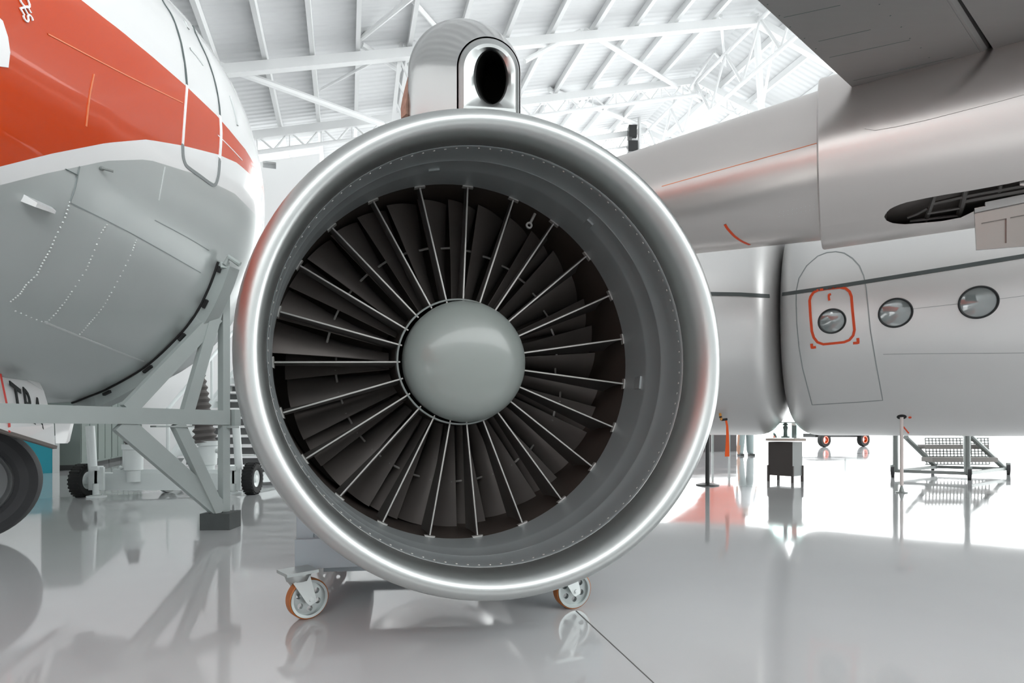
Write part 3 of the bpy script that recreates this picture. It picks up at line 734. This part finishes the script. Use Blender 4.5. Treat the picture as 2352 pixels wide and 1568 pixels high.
for px, Y, ax in ((191, 6.5, Vector((.95,.12,0))), (580, 6.75, Vector((1,.06,0)))):
    ax.normalize(); c = Vector(((px-CX)*Y/F, Y, .19))
    b = MB()
    b.lathe(c, ax, [(-.05,.1),(-.065,.13),(-.06,.17),(-.03,.19),(.03,.19),(.06,.17),(.065,.13),(.05,.1)], 40); w_ = obj('trolley_wheel', b, M['tyre_dark'], t, label='black treaded tyre')
    b = MB()
    for k in range(26):
        a = 2*PI*k/26; up_ = Vector((0,0,1)); sd = ax.cross(up_); rr = up_*math.cos(a)+sd*math.sin(a)
        b.beam(c+rr*.187-ax*.055, c+rr*.187+ax*.055, .02, .012, up=rr)
    obj('tread_lug', b, M['tyre_dark'], w_)
    b = MB(); b.lathe(c, ax, [(-.04,.1),(.045,.105),(.04,.08),(.02,.05),(.05,.04),(.055,0)], 32); obj('wheel_hub', b, M['trolley'], w_, label='pale wheel hub')
c = G(385,1130); b = MB(); b.lathe(Vector((c.x, c.y, .11)), (.9,-.3,0), [(-.03,.06),(-.03,.11),(.03,.11),(.03,.06),(-.03,.06)], 20); b.beam(Vector((c.x, c.y, .11)), Vector((c.x, c.y, .3)), .05, .05); obj('jockey_wheel', b, M['steel'], t)
def coil(px0, py0, px1, py1, Y, r0, r1, name, n=9):
    a, c = P(px0, py0, Y), P(px1, py1, Y); b = MB(); pr_ = []
    d = (c-a); L = d.length
    for i in range(n*6+1):
        u = i/(n*6); pr_.append((u*L, (r0+(r1-r0)*u)*(1+.13*math.cos(2*PI*n*u))))
    b.lathe(a, d, pr_, 24, True, True); return obj(name, b, M['bellows'], t, label='dark ribbed bellows')
coil(308,985,304,1024,TY,.05,.085,'bellows', 5); coil(455,862,472,1016,TY+.4,.075,.125,'bellows', 11)
def fitting(px, pt, pb, Y, r):
    a, c = P(px, pt, Y), P(px, pb, Y); b = MB(); L = a.z-c.z
    b.lathe(c, (0,0,1), [(0,r*.7),(L*.3,r*.75),(L*.32,r),(L*.85,r*1.05),(L*.87,r*1.25),(L,r*1.25)], 24, True, True)
    b.tube([P(px-24,1027 if px < 400 else 1035,Y), P(px+26,1027 if px < 400 else 1035,Y)], .03, 10); b.tube([P(px-20,1027,Y), P(px-20,1072,Y), P(px-30,1074,Y)], .025, 8)
    return obj('column_base', b, M['trolley'], t)
fitting(307,1020,1106,TY,.095); fitting(478,1012,1092,TY+.4,.1)
# white boarding stairs
stairs = thing('boarding_stairs', 'wide white and grey boarding stairs behind the cradle stand post', 'stairs', (-4.9, 9.2, 0))
b_s = []
for k in range(13):
    z = .16+.165*k; Y = 9.0+.23*k; x0 = P(392,1000,9).x-.02*k; x1 = P(700,1000,9).x
    b = MB(); b.box(((x0+x1)/2, Y+.12, z), (x1-x0, .27, .035)); st = obj('step', b, M['line_white'], stairs, smooth=False)
    b = MB(); b.box(((x0+x1)/2, Y+.24, z-.08), (x1-x0, .012, .12)); obj('riser', b, M['rim'], st, smooth=False)
for x in (P(386,1000,9).x, P(705,1000,9).x):
    b = MB(); b.beam((x, 8.95, .12), (x-.2, 12.1, 2.25), .07, .26); obj('stringer', b, M['trolley'], stairs, smooth=False)
    b = MB(); b.tube([(x, 9.0, .2), (x, 9.0, 1.1), (x-.2, 12.1, 3.2), (x-.2, 12.1, 2.2)], .03, 8); b.tube([(x-.1, 10.5, 1.2), (x-.1, 10.5, 2.1)], .025, 8); obj('handrail', b, M['trolley'], stairs)
b = MB()
for x in (P(400,1000,9).x, P(690,1000,9).x):
    b.beam((x, 11.9, 0), (x, 11.9, 2.2), .08, .08); b.beam((x, 9.2, .06), (x, 11.9, .06), .08, .08)
obj('support_frame', b, M['trolley'], stairs, smooth=False)
b = MB()
for x in (P(415,1000,9).x, P(600,1000,9).x): b.lathe((x, 9.6, .13), (1,0,0), [(-.04,.05),(-.04,.13),(.04,.13),(.04,.05),(-.04,.05)], 24)
obj('stair_wheel', b, M['tyre_dark'], stairs)

# ================================================================== SILVER AIRLINER (right)
U = Vector((-.8523, .5231, 0)); NV_ = Vector((-.5231, -.8523, 0)); UP = Vector((0,0,1))
O_ = Vector((5.24, 7.63, 2.29))
silver = thing('silver_airliner', 'bare silver airliner with round cabin windows under a grey wing', 'airplane', (5.24, 7.63, 0))
def endr(s, s1, R=1.6, r1=1.04, L=.5):
    q_ = min(max((s-(s1-L))/L, 0), 1); return r1+(R-r1)*math.sqrt(max(0, 1-q_**3))
S1 = 1.36
ss = [-7+.5*i for i in range(16)]+[S1-.5+.5*math.sin(PI/2*i/24) for i in range(25)]
ss = sorted(set(round(s, 4) for s in ss if s <= S1))
def circ(c, r, n=160): return [c+NV_*(r*math.cos(2*PI*k/n))+UP*(r*math.sin(2*PI*k/n)) for k in range(n)]
b = MB(); b.rings([circ(O_+U*s, endr(s, S1)) for s in ss], True, True, True); FTREE = bvh(b)
def fx(x, y): return (1600+x/3.1277, 540+y/3.1277)
b.cm = 1
for l in ([(1540,530),(1880,493),(2160,460),(2352,435)], [(1340,855),(1700,850),(2100,848),(2352,845)]): ribbon(b, FTREE, densify([fx(*p) for p in l], 5), .005, .002)
obj('fuselage', b, [M['silver'], M['seam_grey']], silver, sharp=70)
def frib(name, pix, w, m, label=None, closed=False, h=.004, parent=None, sm=False, n=5):
    b = MB(); ribbon(b, FTREE, (spline(pix, n, closed) if sm else densify(pix, n, closed)), w, h, closed); return obj(name, b, m, parent or silver, label=label)
frib('side_stripe', [(1788,677),(1900,661),(2050,637),(2200,613),(2352,588),(2480,567)], .045, M['stripe'], 'dark grey stripe along the side', h=.006, n=12)
dpx = [fx(*p) for p in [(830,1218),(795,1085),(760,950),(735,800),(720,640),(715,500),(716,400),(735,310),(790,220),(870,150),(935,125),(1000,118),(1060,128),(1120,165),(1170,220),(1200,290),(1218,380),(1232,520),(1248,680),(1268,800),(1290,930),(1315,1065),(1337,1185),(1170,1198),(1000,1208)]]
sd = frib('cabin_door', dpx, .011, M['seam_grey'], 'outline of the round topped cabin door', True)
rr = [fx(*p) for p in [(812,470),(820,440),(840,412),(870,396),(950,384),(1030,375),(1070,382),(1098,405),(1112,440),(1120,540),(1134,680),(1125,720),(1098,752),(1060,768),(985,776),(910,783),(868,768),(842,735),(828,690),(818,580)]]
frib('hatch_marking', rr, .028, M['red_mark'], 'orange red rounded frame around the door window', True, .006, sd)
frib('corner_mark', [fx(*p) for p in [(826,778),(829,808),(858,803)]], .03, M['red_mark'], 'orange red corner mark', False, .006, sd)
frib('corner_mark', [fx(*p) for p in [(1158,738),(1161,773),(1124,775)]], .03, M['red_mark'], 'orange red corner mark', False, .006, sd)
frib('door_handle', [fx(*p) for p in [(966,424),(950,428),(950,450),(954,470)]], .022, M['red_mark'], 'small red door handle', False, .012, sd)
for (x, y, r) in ((972,617,.148), (1428,558,.166), (2024,482,.172), (2680,395,.172)):
    c = cast(FTREE, *fx(x, y))
    if not c: continue
    p, nn = c; b = MB(); b.lathe(p, nn, [(-.03,r),(.012,r),(.02,r-.008),(.012,r-.02),(-.03,r-.02)], 48)
    wdw = obj('round_window', b, M['win_ring'], silver, label='black rimmed round cabin window')
    b = MB(); b.lathe(p, nn, [(.0,r-.018),(.008,r*.6),(.011,0)], 48); obj('window_pane', b, M['glass'], wdw)
# stub strut opening
c = cast(FTREE, 2071, 957); c2 = cast(FTREE, 2090, 958)
if c:
    b = MB(); b.lathe(c[0]-c[1]*.01, c[1], [(0,.055),(.014,.05),(.016,0)], 20); obj('socket', b, M['rubber'], silver, label='dark support socket under the belly')
if c2:
    b = MB(); b.lathe(c2[0]-c2[1]*.01, c2[1], [(0,.02),(.02,.015),(.022,0)], 12); obj('drain_plug', b, M['red_mark'], silver)
top = c[0]
strut = thing('tail_strut', 'thin pale support strut with round foot standing under the silver fuselage belly', 'strut', (top.x, top.y, 0))
b = MB(); b.tube([(top.x, top.y, .09), (top.x, top.y, top.z-.004)], .019, 12); obj('rod', b, mat('strut_paint', srgb(214,202,198), .5), strut)
b = MB(); b.lathe((top.x, top.y, 0), (0,0,1), [(0,.065),(.012,.065),(.016,.03),(.05,.022),(.09,.012)], 24, True, True); obj('foot', b, M['steel'], strut)
b = MB(); b.beam((top.x+.02, top.y, top.z-.12), (top.x+.1, top.y+.02, top.z-.2), .012, .012); obj('pin', b, M['red_mark'], strut, smooth=False)
# neighbouring fuselage section ending at the same seam
sec = thing('fuselage_section', 'silver fuselage section between the jet engine and the silver airliner door', 'airplane', (2.4, 8.2, 0))
C0 = O_+U*(S1+.02); EL = Vector((-1, -.05, 0)).normalized()
b = MB(); rg = []
for i in range(26):
    s = .5*(1-math.cos(PI/2*i/12)) if i <= 12 else .5+(i-12)*.32
    if i <= 12: s = .5*(1-math.cos(PI/2*i/12))
    r = 1.04+.56*math.sqrt(max(0, 1-((.5-min(s, .5))/.5)**3))
    w = min(1, s/2.2); ax_ = (U*(1-w)+EL*w).normalized(); e1 = Vector((-ax_.y, ax_.x, 0)); e1 = e1 if e1.y < 0 else -e1
    if i == 0: c = C0.copy()
    else: c = c_prev+ax_*(s-s_prev)
    c_prev, s_prev = c, s
    rg.append([c+e1*(r*math.cos(2*PI*k/140))+UP*(r*math.sin(2*PI*k/140)) for k in range(140)])
b.rings(rg, True, True, True); STREE = bvh(b); obj('fuselage_skin', b, M['silver'], sec, sharp=70)
b = MB(); ribbon(b, STREE, densify([(1560,673),(1640,675),(1700,676),(1766,680)], 8), .045, .012); obj('side_stripe', b, M['stripe'], sec, label='dark grey stripe along the side')
c = cast(STREE, 1654, 950)
if c:
    p, nn = c; b = MB(); b.tube([p-nn*.01, p+Vector((0,-.01,-.03)), p+Vector((.015,-.015,-.09))], .018, 10); pb = obj('drain_mast', b, M['yellow_tape'], sec, label='drain pipe wrapped in yellow and black tape')
    b = MB(); b.tube([p+Vector((.015,-.015,-.085)), p+Vector((.09,-.02,-.075))], .017, 10); b.tube([p+Vector((0,-.01,-.035)), p+Vector((.005,-.012,-.055))], .0195, 10); obj('tape_band', b, M['rubber'], pb)
    st = MB(); q0 = p+Vector((.075,-.02,-.09)); L = .5
    st.rings([[q0+Vector((x-w_, 0, -z)), q0+Vector((x+w_, -.004, -z)), q0+Vector((x+w_, .004, -z)), q0+Vector((x-w_, .005, -z))] for x, w_, z in ((0,.012,0),(.015,.014,.08),(.02,.018,.2),(.018,.026,.38),(.014,.03,L))], True, True, True)
    so = obj('warning_streamer', st, M['streamer'], None, loc=q0-Vector((0,0,.25))); tag(so, 'orange warning streamer hanging from the taped drain pipe', 'streamer')
# nacelle tube, nacelle body, wing
NA = Vector((3.0, 5.0, 3.14))
def ncirc(s, r, n=120): return [NA+U*s+NV_*(r*math.cos(2*PI*k/n))+UP*(r*math.sin(2*PI*k/n)) for k in range(n)]
b = MB(); b.rings([ncirc(s, .64-.052*s) for s in (-.25,0,.4,.8,1.2,1.6,2.0,2.6,3.2,3.8)]+[ncirc(4.3, .37), ncirc(4.6, .25), ncirc(4.7, .05)], True, True, True); NTREE = bvh(b); b.cm = 1
for y0 in (0, 10): rivets(b, NTREE, densify([(1790,487+y0),(1880,468+y0),(1970,447+y0)], 9), .004)
b.cm = 2; ribbon(b, NTREE, densify([(1520,428),(1640,394),(1800,350),(1948,309)], 5), .006, .002)
obj('nacelle_cone', b, [M['silver_gloss'], M['rivet'], M['seam_orange']], silver, label='long tapering silver nacelle tail cone')
b = MB(); ribbon(b, NTREE, spline([(1665,515),(1672,526),(1688,543),(1706,555),(1722,562)], 4), .022, .003); obj('orange_mark', b, M['red_mark'], silver, label='curved orange red mark on the nacelle tube')
RB = .715
b = MB(); b.rings([ncirc(s, RB) for s in [.22-.2*i for i in range(26)]]); BT = bvh(b)
def n_inv(c):
    v = c-NA; return v.dot(U), math.atan2(v.z, v.dot(NV_))
def ncurve(pix):
    pts = sorted(n_inv(c[0]) for c in (cast(BT, *p) for p in densify(pix, 5)) if c)
    def f(s):
        if s <= pts[0][0]: return pts[0][1]
        for (a0, t0_), (a1, t1_) in zip(pts, pts[1:]):
            if a0 <= s <= a1: return t0_+(t1_-t0_)*(s-a0)/max(1e-9, a1-a0)
        return pts[-1][1]
    return f, pts
tf, tp = ncurve([(2031,498),(2034,490),(2046,478),(2075,466),(2150,450),(2215,440),(2300,425),(2352,414),(2420,400)])
bf, bp = ncurve([(2031,498),(2036,506),(2048,512),(2075,515),(2120,512),(2160,508),(2200,503),(2225,490),(2240,478),(2300,470),(2352,462),(2420,450)])
s_tip = min(tp[-1][0], bp[-1][0])
NS = sorted(set([round(.22-.12*i, 3) for i in range(40)]+[round(s_tip-.004*i*i, 4) for i in range(7)]))
b = MB(); lowr, highr = [], []
for s in NS:
    if s >= s_tip: t0_ = t1_ = tf(s_tip)
    else: t0_, t1_ = bf(s), tf(s)
    if t1_ < t0_: t0_ = t1_
    g = lambda a: NA+U*s+NV_*(RB*math.cos(a))+UP*(RB*math.sin(a))
    lowr.append([g(-PI+(t0_+PI)*i/24) for i in range(25)]); highr.append([g(t1_+(PI-t1_)*i/60) for i in range(61)])
b.rings(lowr, False); b.rings(highr, False)
# rolled front edge
e = NS[-1]; b.rings([ncirc(e, RB), ncirc(e+.012, RB-.01), ncirc(e+.004, RB-.1)])
obj('nacelle_body', b, M['silver_gloss'], silver, sharp=60, label='larger silver nacelle body with open gear bay')
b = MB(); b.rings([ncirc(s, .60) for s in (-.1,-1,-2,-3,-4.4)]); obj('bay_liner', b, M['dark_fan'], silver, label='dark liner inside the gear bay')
b = MB(); b.rings([ncirc(s, .66, 60) for s in (-.1,-4.4)]); IT = bvh(b)
def bar(pix, r):
    hs_ = [cast(IT, *p) for p in pix]; b = MB()
    if all(hs_): b.tube([h[0] for h in hs_], r, 6)
    return b
for pix, r in (([(2148,446),(2138,475),(2124,514)], .018), ([(2218,434),(2212,465),(2198,506)], .022), ([(2085,500),(2110,490),(2130,478)], .012), ([(2140,468),(2220,450),(2352,426)], .016), ([(2090,508),(2140,502),(2200,495)], .012), ([(2215,462),(2290,448),(2352,437)], .02), ([(2298,424),(2296,440)], .014), ([(2130,490),(2170,484),(2204,478)], .012)):
    bb = bar(pix, r)
    if bb.v: obj('bay_rib', bb, M['vane'], silver)
# gear bay door hanging below
dp0 = NA-U*.86+NV_*.34
DN = (NV_*math.cos(math.radians(8.5))-UP*math.sin(math.radians(8.5))).normalized()
def DPT(px, py): return on_plane(px, py, dp0, DN)
b = MB(); fl = [DPT(*p) for p in ((2238,478),(2420,440),(2420,560),(2243,574))]
inner = [[DPT(*p) for p in ((2254,512),(2312,501),(2312,558),(2256,562))], [DPT(*p) for p in ((2320,499),(2410,482),(2410,550),(2320,557))]]
loops = [[Vector((p.dot(U), p.z, 0)) for p in l] for l in [fl]+inner]; flat = [p for l in [fl]+inner for p in l]
tr = tessellate_polygon(loops)
b.add(flat, [list(x) for x in tr]); b.add([p-DN*.03 for p in flat], [list(x) for x in tr])
for l in [fl]+inner: b.rings([l, [p-DN*.03 for p in l]])
bd = obj('bay_door', b, M['panel_metal'], silver, smooth=False, label='hanging gear bay door with two recessed panels')
for l in inner:
    b = MB(); b.slab([p-DN*.03 for p in l], DN*-.006); obj('recessed_panel', b, M['panel_metal'], bd, smooth=False)
b = MB(); b.beam(DPT(2238,486), DPT(2420,448), .05, .03, up=UP); b.beam(DPT(2262,472), DPT(2420,440), .04, .04, up=UP); obj('door_hinge', b, M['wing'], bd, smooth=False)
b = MB(); b.slab([DPT(*p)+DN*.1 for p in ((2335,402),(2430,385),(2430,440),(2335,432))], DN*-.04); obj('bay_hatch', b, M['silver_gloss'], silver, smooth=False)
# wing lower surface
WZ = 3.47
def WP(px, py, dz=0): p = on_plane(px, py, (0,0,WZ), UP); return p+Vector((0,0,dz))
te0, te1 = WP(2000,240), WP(1740,0); fd = (te1-te0)
fe0, fe1 = WP(2288,176), WP(2174,0); sdv = (fe1-fe0)
b = MB(); b.slab([te0, fe0, fe0+sdv*2.1, te0+fd*1.75], (0,0,.09)); WF = bvh(b); FLAP = b
we0, we1 = WP(2306,150), WP(2208,0); wdv = we1-we0
far = WP(2352,140)
b = MB(); b.slab([we0, far+Vector((1.6,-.98,0)), far+Vector((1.6,-.98,0))+wdv*2.2, we0+wdv*2.6], (0,0,.3)); obj('wing', b, M['wing'], silver, smooth=False, label='grey main wing underside')
b = MB(); b.tube([fe0+Vector((.0,.0,.045)), fe0+sdv*2.05+Vector((0,0,.045))], .043, 10); obj('flap_nose', b, M['wing'], silver)
b = MB(); b.slab([fe0+Vector((-.2,.1,.12)), we0+Vector((.25,-.1,.12)), we0+wdv*2.6+Vector((.25,-.1,.12)), fe0+sdv*2.1+Vector((-.2,.1,.12))], (0,0,.2)); obj('slot_shade_plate', b, M['black'], silver, smooth=False, label='black plate painting the shade in the slot between flap and wing')  # black plate above the gap, its colour stands for the shade inside
FLAP.cm = 1
for (x0, y0, x1, y1) in ((1905,132,2090,92),(1800,40,1930,12),(1960,185,2110,152),(2000,212,2150,180),(1880,95,2000,68),(2065,160,2190,132)): ribbon(FLAP, WF, densify([(x0,y0),(x1,y1)], 4), .004, .001)
rivets(FLAP, WF, [(1763,10),(1790,36),(1815,62),(1848,88),(1874,112),(2020,10),(2045,36),(2070,62),(2090,88),(2115,110),(2134,132),(2155,153),(2172,174),(2195,200)], .006)
obj('wing_flap', FLAP, [M['wing'], M['seam_dark']], silver, smooth=False, label='grey wing flap underside')
p = WP(2298,140); b = MB(); b.tube([p+Vector((.02,0,.02)), p+Vector((.0,-.01,-.05)), p+Vector((-.03,-.02,-.085)), p+Vector((-.09,0,-.07))], .012, 8); obj('flap_hook', b, M['rubber'], silver, label='small dark hook in the flap slot')
# fillet between wing root and nacelle
topl = [WP(x, y) for x, y in ((2002,243),(2040,232),(2090,221),(2150,208),(2220,193),(2290,177),(2352,164),(2430,147))]
botl = [cast(BT, x, y) for x, y in ((1986,296),(2010,300),(2062,291),(2130,276),(2200,258),(2290,235),(2352,218),(2430,200))]
b = MB(); rg = []
for a, c in zip(topl, botl):
    q_ = c[0]+c[1]*.006; mid = a.lerp(q_, .55)-c[1]*.05
    rg.append([a*((1-u)**2)+mid*(2*u*(1-u))+q_*(u*u) for u in [i/8 for i in range(9)]]+[c[0]-c[1]*.02])
b.rings(rg, False)
obj('wing_fillet', b, M['silver'], silver, label='smooth fillet between wing root and nacelle')
b = MB(); b.tube([WP(1998,243,-.02), WP(2012,252,-.03), WP(2022,258,-.03)], [.02,.035,.03], 10); obj('fillet_tip', b, M['silver'], silver)

# ================================================================== SMALL THINGS BENEATH THE SILVER AIRLINER
p = G(1625,1114); t = thing('barrier_post', 'black barrier post with round base standing beside the jet engine', 'barrier post', p)
b = MB(); b.tube([p+Vector((0,0,.015)), p+Vector((0,0,.76))], .03, 20); b.lathe(p+Vector((0,0,.76)), (0,0,1), [(0,.03),(.02,.034),(.03,.02),(.031,0)], 20); obj('pole', b, M['pole_black'], t)
b = MB(); b.lathe(p, (0,0,1), [(0,.155),(.012,.155),(.03,.09),(.034,.035)], 40, True); obj('base', b, M['pole_black'], t)
p = G(1793,1106); t = thing('display_pedestal', 'dark display pedestal with glass case standing between the two silver fuselages', 'pedestal', p)
R27 = math.radians(-52); cs_, sn_ = Vector((math.cos(R27), math.sin(R27), 0)), Vector((-math.sin(R27), math.cos(R27), 0))
hw = .17
def pq(a, c, z): return p+cs_*a+sn_*c+Vector((0,0,z))
b = MB(); b.box(pq(0,.14,.34), (.36,.30,.5), rz=R27); obj('cabinet_column', b, M['pedestal_grey'], t, smooth=False)
b = MB(); b.box(pq(0,-.012,.34), (.36,.008,.5), rz=R27); obj('front_board', b, M['brown'], t, smooth=False, label='dark brown front board')
for a in (-.18, .18):
    for c in (-.01, .29):
        b = MB(); b.box(pq(a, c, .12), (.03,.03,.24), rz=R27); obj('leg', b, M['brown'], t, smooth=False)
b = MB(); b.lathe(pq(0,.14,.605), UP, [(0,.26),(0,.29),(.035,.29),(.035,.0)], 8, True); obj('top_slab', b, M['tan'], t, smooth=False)
b = MB(); b.lathe(pq(0,.14,.645), UP, [(0,.25),(.19,.25),(.23,.2),(.232,0)], 8); gc = obj('glass_case', b, M['clear'], t, smooth=False)
b = MB(); b.lathe(pq(0,.14,.87), UP, [(0,.205),(.012,.235),(.016,.0)], 8, True); obj('case_lid', b, M['line_white'], gc, smooth=False)
c = pq(.0,.14,.65); mo = MB(); mo.lathe(c, UP, [(0,.06),(.02,.06),(.025,.03),(.1,.025),(.16,.035),(.2,.01)], 20, True, True)
mo = obj('display_model', mo, M['steel'], None, loc=c); tag(mo, 'small grey exhibit inside the glass case on the pedestal', 'exhibit')
# charcoal board, far truck, walking person
a, c = G(1585,1037), G(1692,1036)
b = MB(); b.slab([a, c, c+Vector((0,.4,0)), a+Vector((0,.4,0))], (0,0,.95)); bo = obj('low_partition', b, M['dark_wall'], None, smooth=False, loc=a.lerp(c, .5)); tag(bo, 'low charcoal partition board far behind the barrier post', 'partition')
def person(p):
    me = bpy.data.meshes.new('person'); J = {}
    v = [(0,0,.92),(0,0,1.1),(0,0,1.3),(0,0,1.44),(0,0,1.52),(0,-.01,1.6),(0,-.01,1.7),(.1,0,.86),(.115,0,.48),(.13,.02,.09),(.135,-.1,.04),(-.1,0,.86),(-.13,0,.48),(-.16,.02,.09),(-.165,-.1,.04),(.2,0,1.4),(.25,.0,1.13),(.27,-.06,.88),(.27,-.09,.8),(-.2,0,1.4),(-.25,0,1.13),(-.27,-.06,.88),(-.27,-.09,.8)]
    ed = [(0,1),(1,2),(2,3),(3,4),(4,5),(5,6),(0,7),(7,8),(8,9),(9,10),(0,11),(11,12),(12,13),(13,14),(3,15),(15,16),(16,17),(17,18),(3,19),(19,20),(20,21),(21,22)]
    rd = [.14,.13,.15,.12,.06,.09,.085,.12,.11,.105,.06,.12,.11,.105,.06,.06,.045,.035,.035,.06,.045,.035,.035]
    me.from_pydata([Vector(q_) for q_ in v], ed, []); o = bpy.data.objects.new('person', me); COL.objects.link(o)
    md = o.modifiers.new('skin', 'SKIN'); sk = me.skin_vertices[0].data
    for i, r_ in enumerate(rd): sk[i].radius = (r_, r_)
    sk[0].use_root = True
    sb = o.modifiers.new('sub', 'SUBSURF'); sb.levels = sb.render_levels = 2
    dg = bpy.context.evaluated_depsgraph_get(); m2 = bpy.data.meshes.new_from_object(o.evaluated_get(dg)); o.modifiers.clear(); o.data = m2
    for k in ('skin', 'trousers', 'shirt'): m2.materials.append(M[k])
    for f in m2.polygons:
        f.use_smooth = True; z = f.center.z; f.material_index = 0 if z > 1.47 or (abs(f.center.x) > .2 and z < 1.0) else (1 if z < .95 else 2)
    children_fix(o, None, Matrix.Translation(p) @ Matrix.Scale(1.04, 4)); return o
p = G(1713,1046); pe = person(p); tag(pe, 'person in pale trousers standing beyond the display pedestal', 'person')
b = MB()
b.lathe(p+Vector((0,.0,1.72)), UP, [(-.02,.1),(.03,.105),(.08,.085),(.11,.0)], 16); obj('hair', b, M['hair'], pe)
b = MB()
for s_ in (.14, -.17): b.box(p+Vector((s_,-.05,.03)), (.1,.28,.06))
obj('shoe', b, M['cab_dark'], pe)
wa, wb = G(1893,1026.5), G(1983,1025)
t = thing('truck', 'small distant truck with orange wheel rims seen below the silver fuselage', 'truck', wa.lerp(wb, .5))
dx = (wb-wa).normalized(); dn = Vector((-dx.y, dx.x, 0))
if dn.y < 0: dn = -dn
for w_ in (wa, wb):
    for o_ in (0,):
        c = w_+dn*o_+Vector((0,0,.31)); ax = -dn; b = MB(); b.lathe(c, ax, [(-.1,.19),(-.1,.29),(-.06,.31),(.06,.31),(.1,.29),(.1,.19)], 28); ww = obj('wheel', b, M['tyre_dark'], t)
        b = MB(); b.lathe(c, ax, [(-.08,.17),(.09,.17),(.09,.13),(.02,.12)], 24); obj('wheel_rim', b, M['orange'], ww, label='orange wheel rim')
c = wa.lerp(wb, .5)+dn*.65; rz = math.atan2(dx.y, dx.x)
b = MB(); b.box(c+Vector((0,0,.5)), (3.0,.9,.16), rz=rz); obj('chassis', b, M['cab_dark'], t, smooth=False)
b = MB(); b.box(c-dx*.7+Vector((0,0,1.15)), (1.3,1.4,1.1), rz=rz); obj('cab', b, M['white_paint'], t, smooth=False)
b = MB(); b.box(c+dx*.8+Vector((0,0,.95)), (1.5,1.4,.7), rz=rz); obj('load_bed', b, M['trolley'], t, smooth=False)
# rolling maintenance steps
t = thing('maintenance_steps', 'rolling grey steel maintenance steps with wire mesh behind the support strut', 'steps', (7.2, 9.2, 0))
fl_, fc, frr = P(2057,1083,9.2), P(2222,1087,8.7), P(2308,1074,9.7); rl = P(2150,1069,10.2)
zf = .1
for v in (fl_, fc, frr, rl): v.z = zf
b = MB()
for a, c in ((fl_, fc), (fc, frr), (frr, rl), (rl, fl_)): b.beam(a, c, .05, .05)
obj('base_frame', b, M['steel'], t, smooth=False)
for v in (fl_, fc): 
    b = MB(); b.tube([v, v+Vector((0,0,1.5))], .042, 10); obj('upright', b, M['steel'], t)
for a, px, py in ((fc, 2240, 995), (frr, 2250, 1000), (rl, 2100, 1004)):
    b = MB(); b.tube([a, P(px, py, 9.4)+Vector((0,.2,0))], .042, 10); obj('brace', b, M['steel'], t)
for y, x0, x1, Y in ((1031,2125,2270,9.7),(1061,2142,2292,9.45)):
    b = MB(); a, c = P(x0, y, Y), P(x1, y, Y); b.slab([a, c, c+Vector((0,.26,0)), a+Vector((0,.26,0))], (0,0,.075)); obj('tread', b, M['tread_plate'], t, smooth=False)
b = MB(); Y = 10.1
for i in range(19):
    u0, u1 = P(2125+i*8, 1006, Y), P(2125+i*8, 1066, Y); b.tube([u0, u1+Vector((.03,0,0))], .011, 4, False)
for i in range(11): b.tube([P(2125,1006+i*6,Y), P(2272,1006+i*6,Y)], .009, 4, False)
obj('wire_mesh', b, M['steel'], t)
for v, r_ in ((fl_+Vector((-.06,-.02,0)), .085), (fc+Vector((.0,-.04,0)), .085), (frr+Vector((.06,0,0)), .085), (rl+Vector((-.06,0,0)), .085)):
    c = Vector((v.x, v.y, r_)); b = MB(); b.lathe(c, (.8,-.6,0), [(-.02,.045),(-.022,r_),(.022,r_),(.02,.045),(-.02,.045)], 24); ww = obj('wheel', b, M['tyre'], t)
    b = MB(); b.lathe(c, (.8,-.6,0), [(-.026,.0),(-.026,.045),(.026,.045),(.026,0)], 20); b.beam(c, Vector((v.x, v.y, .2)), .03, .06); obj('wheel_fork', b, M['steel'], ww)
# hidden orange board added far behind the engine for its floor reflection
a, c = P(1520,985,18), P(1712,985,18.6)
t = thing('orange_mirrored_board', 'hidden orange board added behind the jet engine to mirror in the glossy floor', 'board', (a.lerp(c, .5).x, 18.3, 0))
z = lambda p_, h: Vector((p_.x, p_.y, h))
b = MB(); b.slab([z(a.lerp(c,.55),1.0), z(a.lerp(c,.85),1.0), z(a.lerp(c,.88),1.5), z(c,1.7), z(c,3.25), z(a.lerp(c,.2),3.25), z(a,2.3), z(a.lerp(c,.4),1.6)], (0,.1,0)); obj('orange_panel', b, M['orange'], t, smooth=False)
b = MB()
for u in (.6, .8): b.beam(z(a.lerp(c,u),0), z(a.lerp(c,u),1.1), .06, .06)
obj('board_leg', b, M['steel'], t, smooth=False)
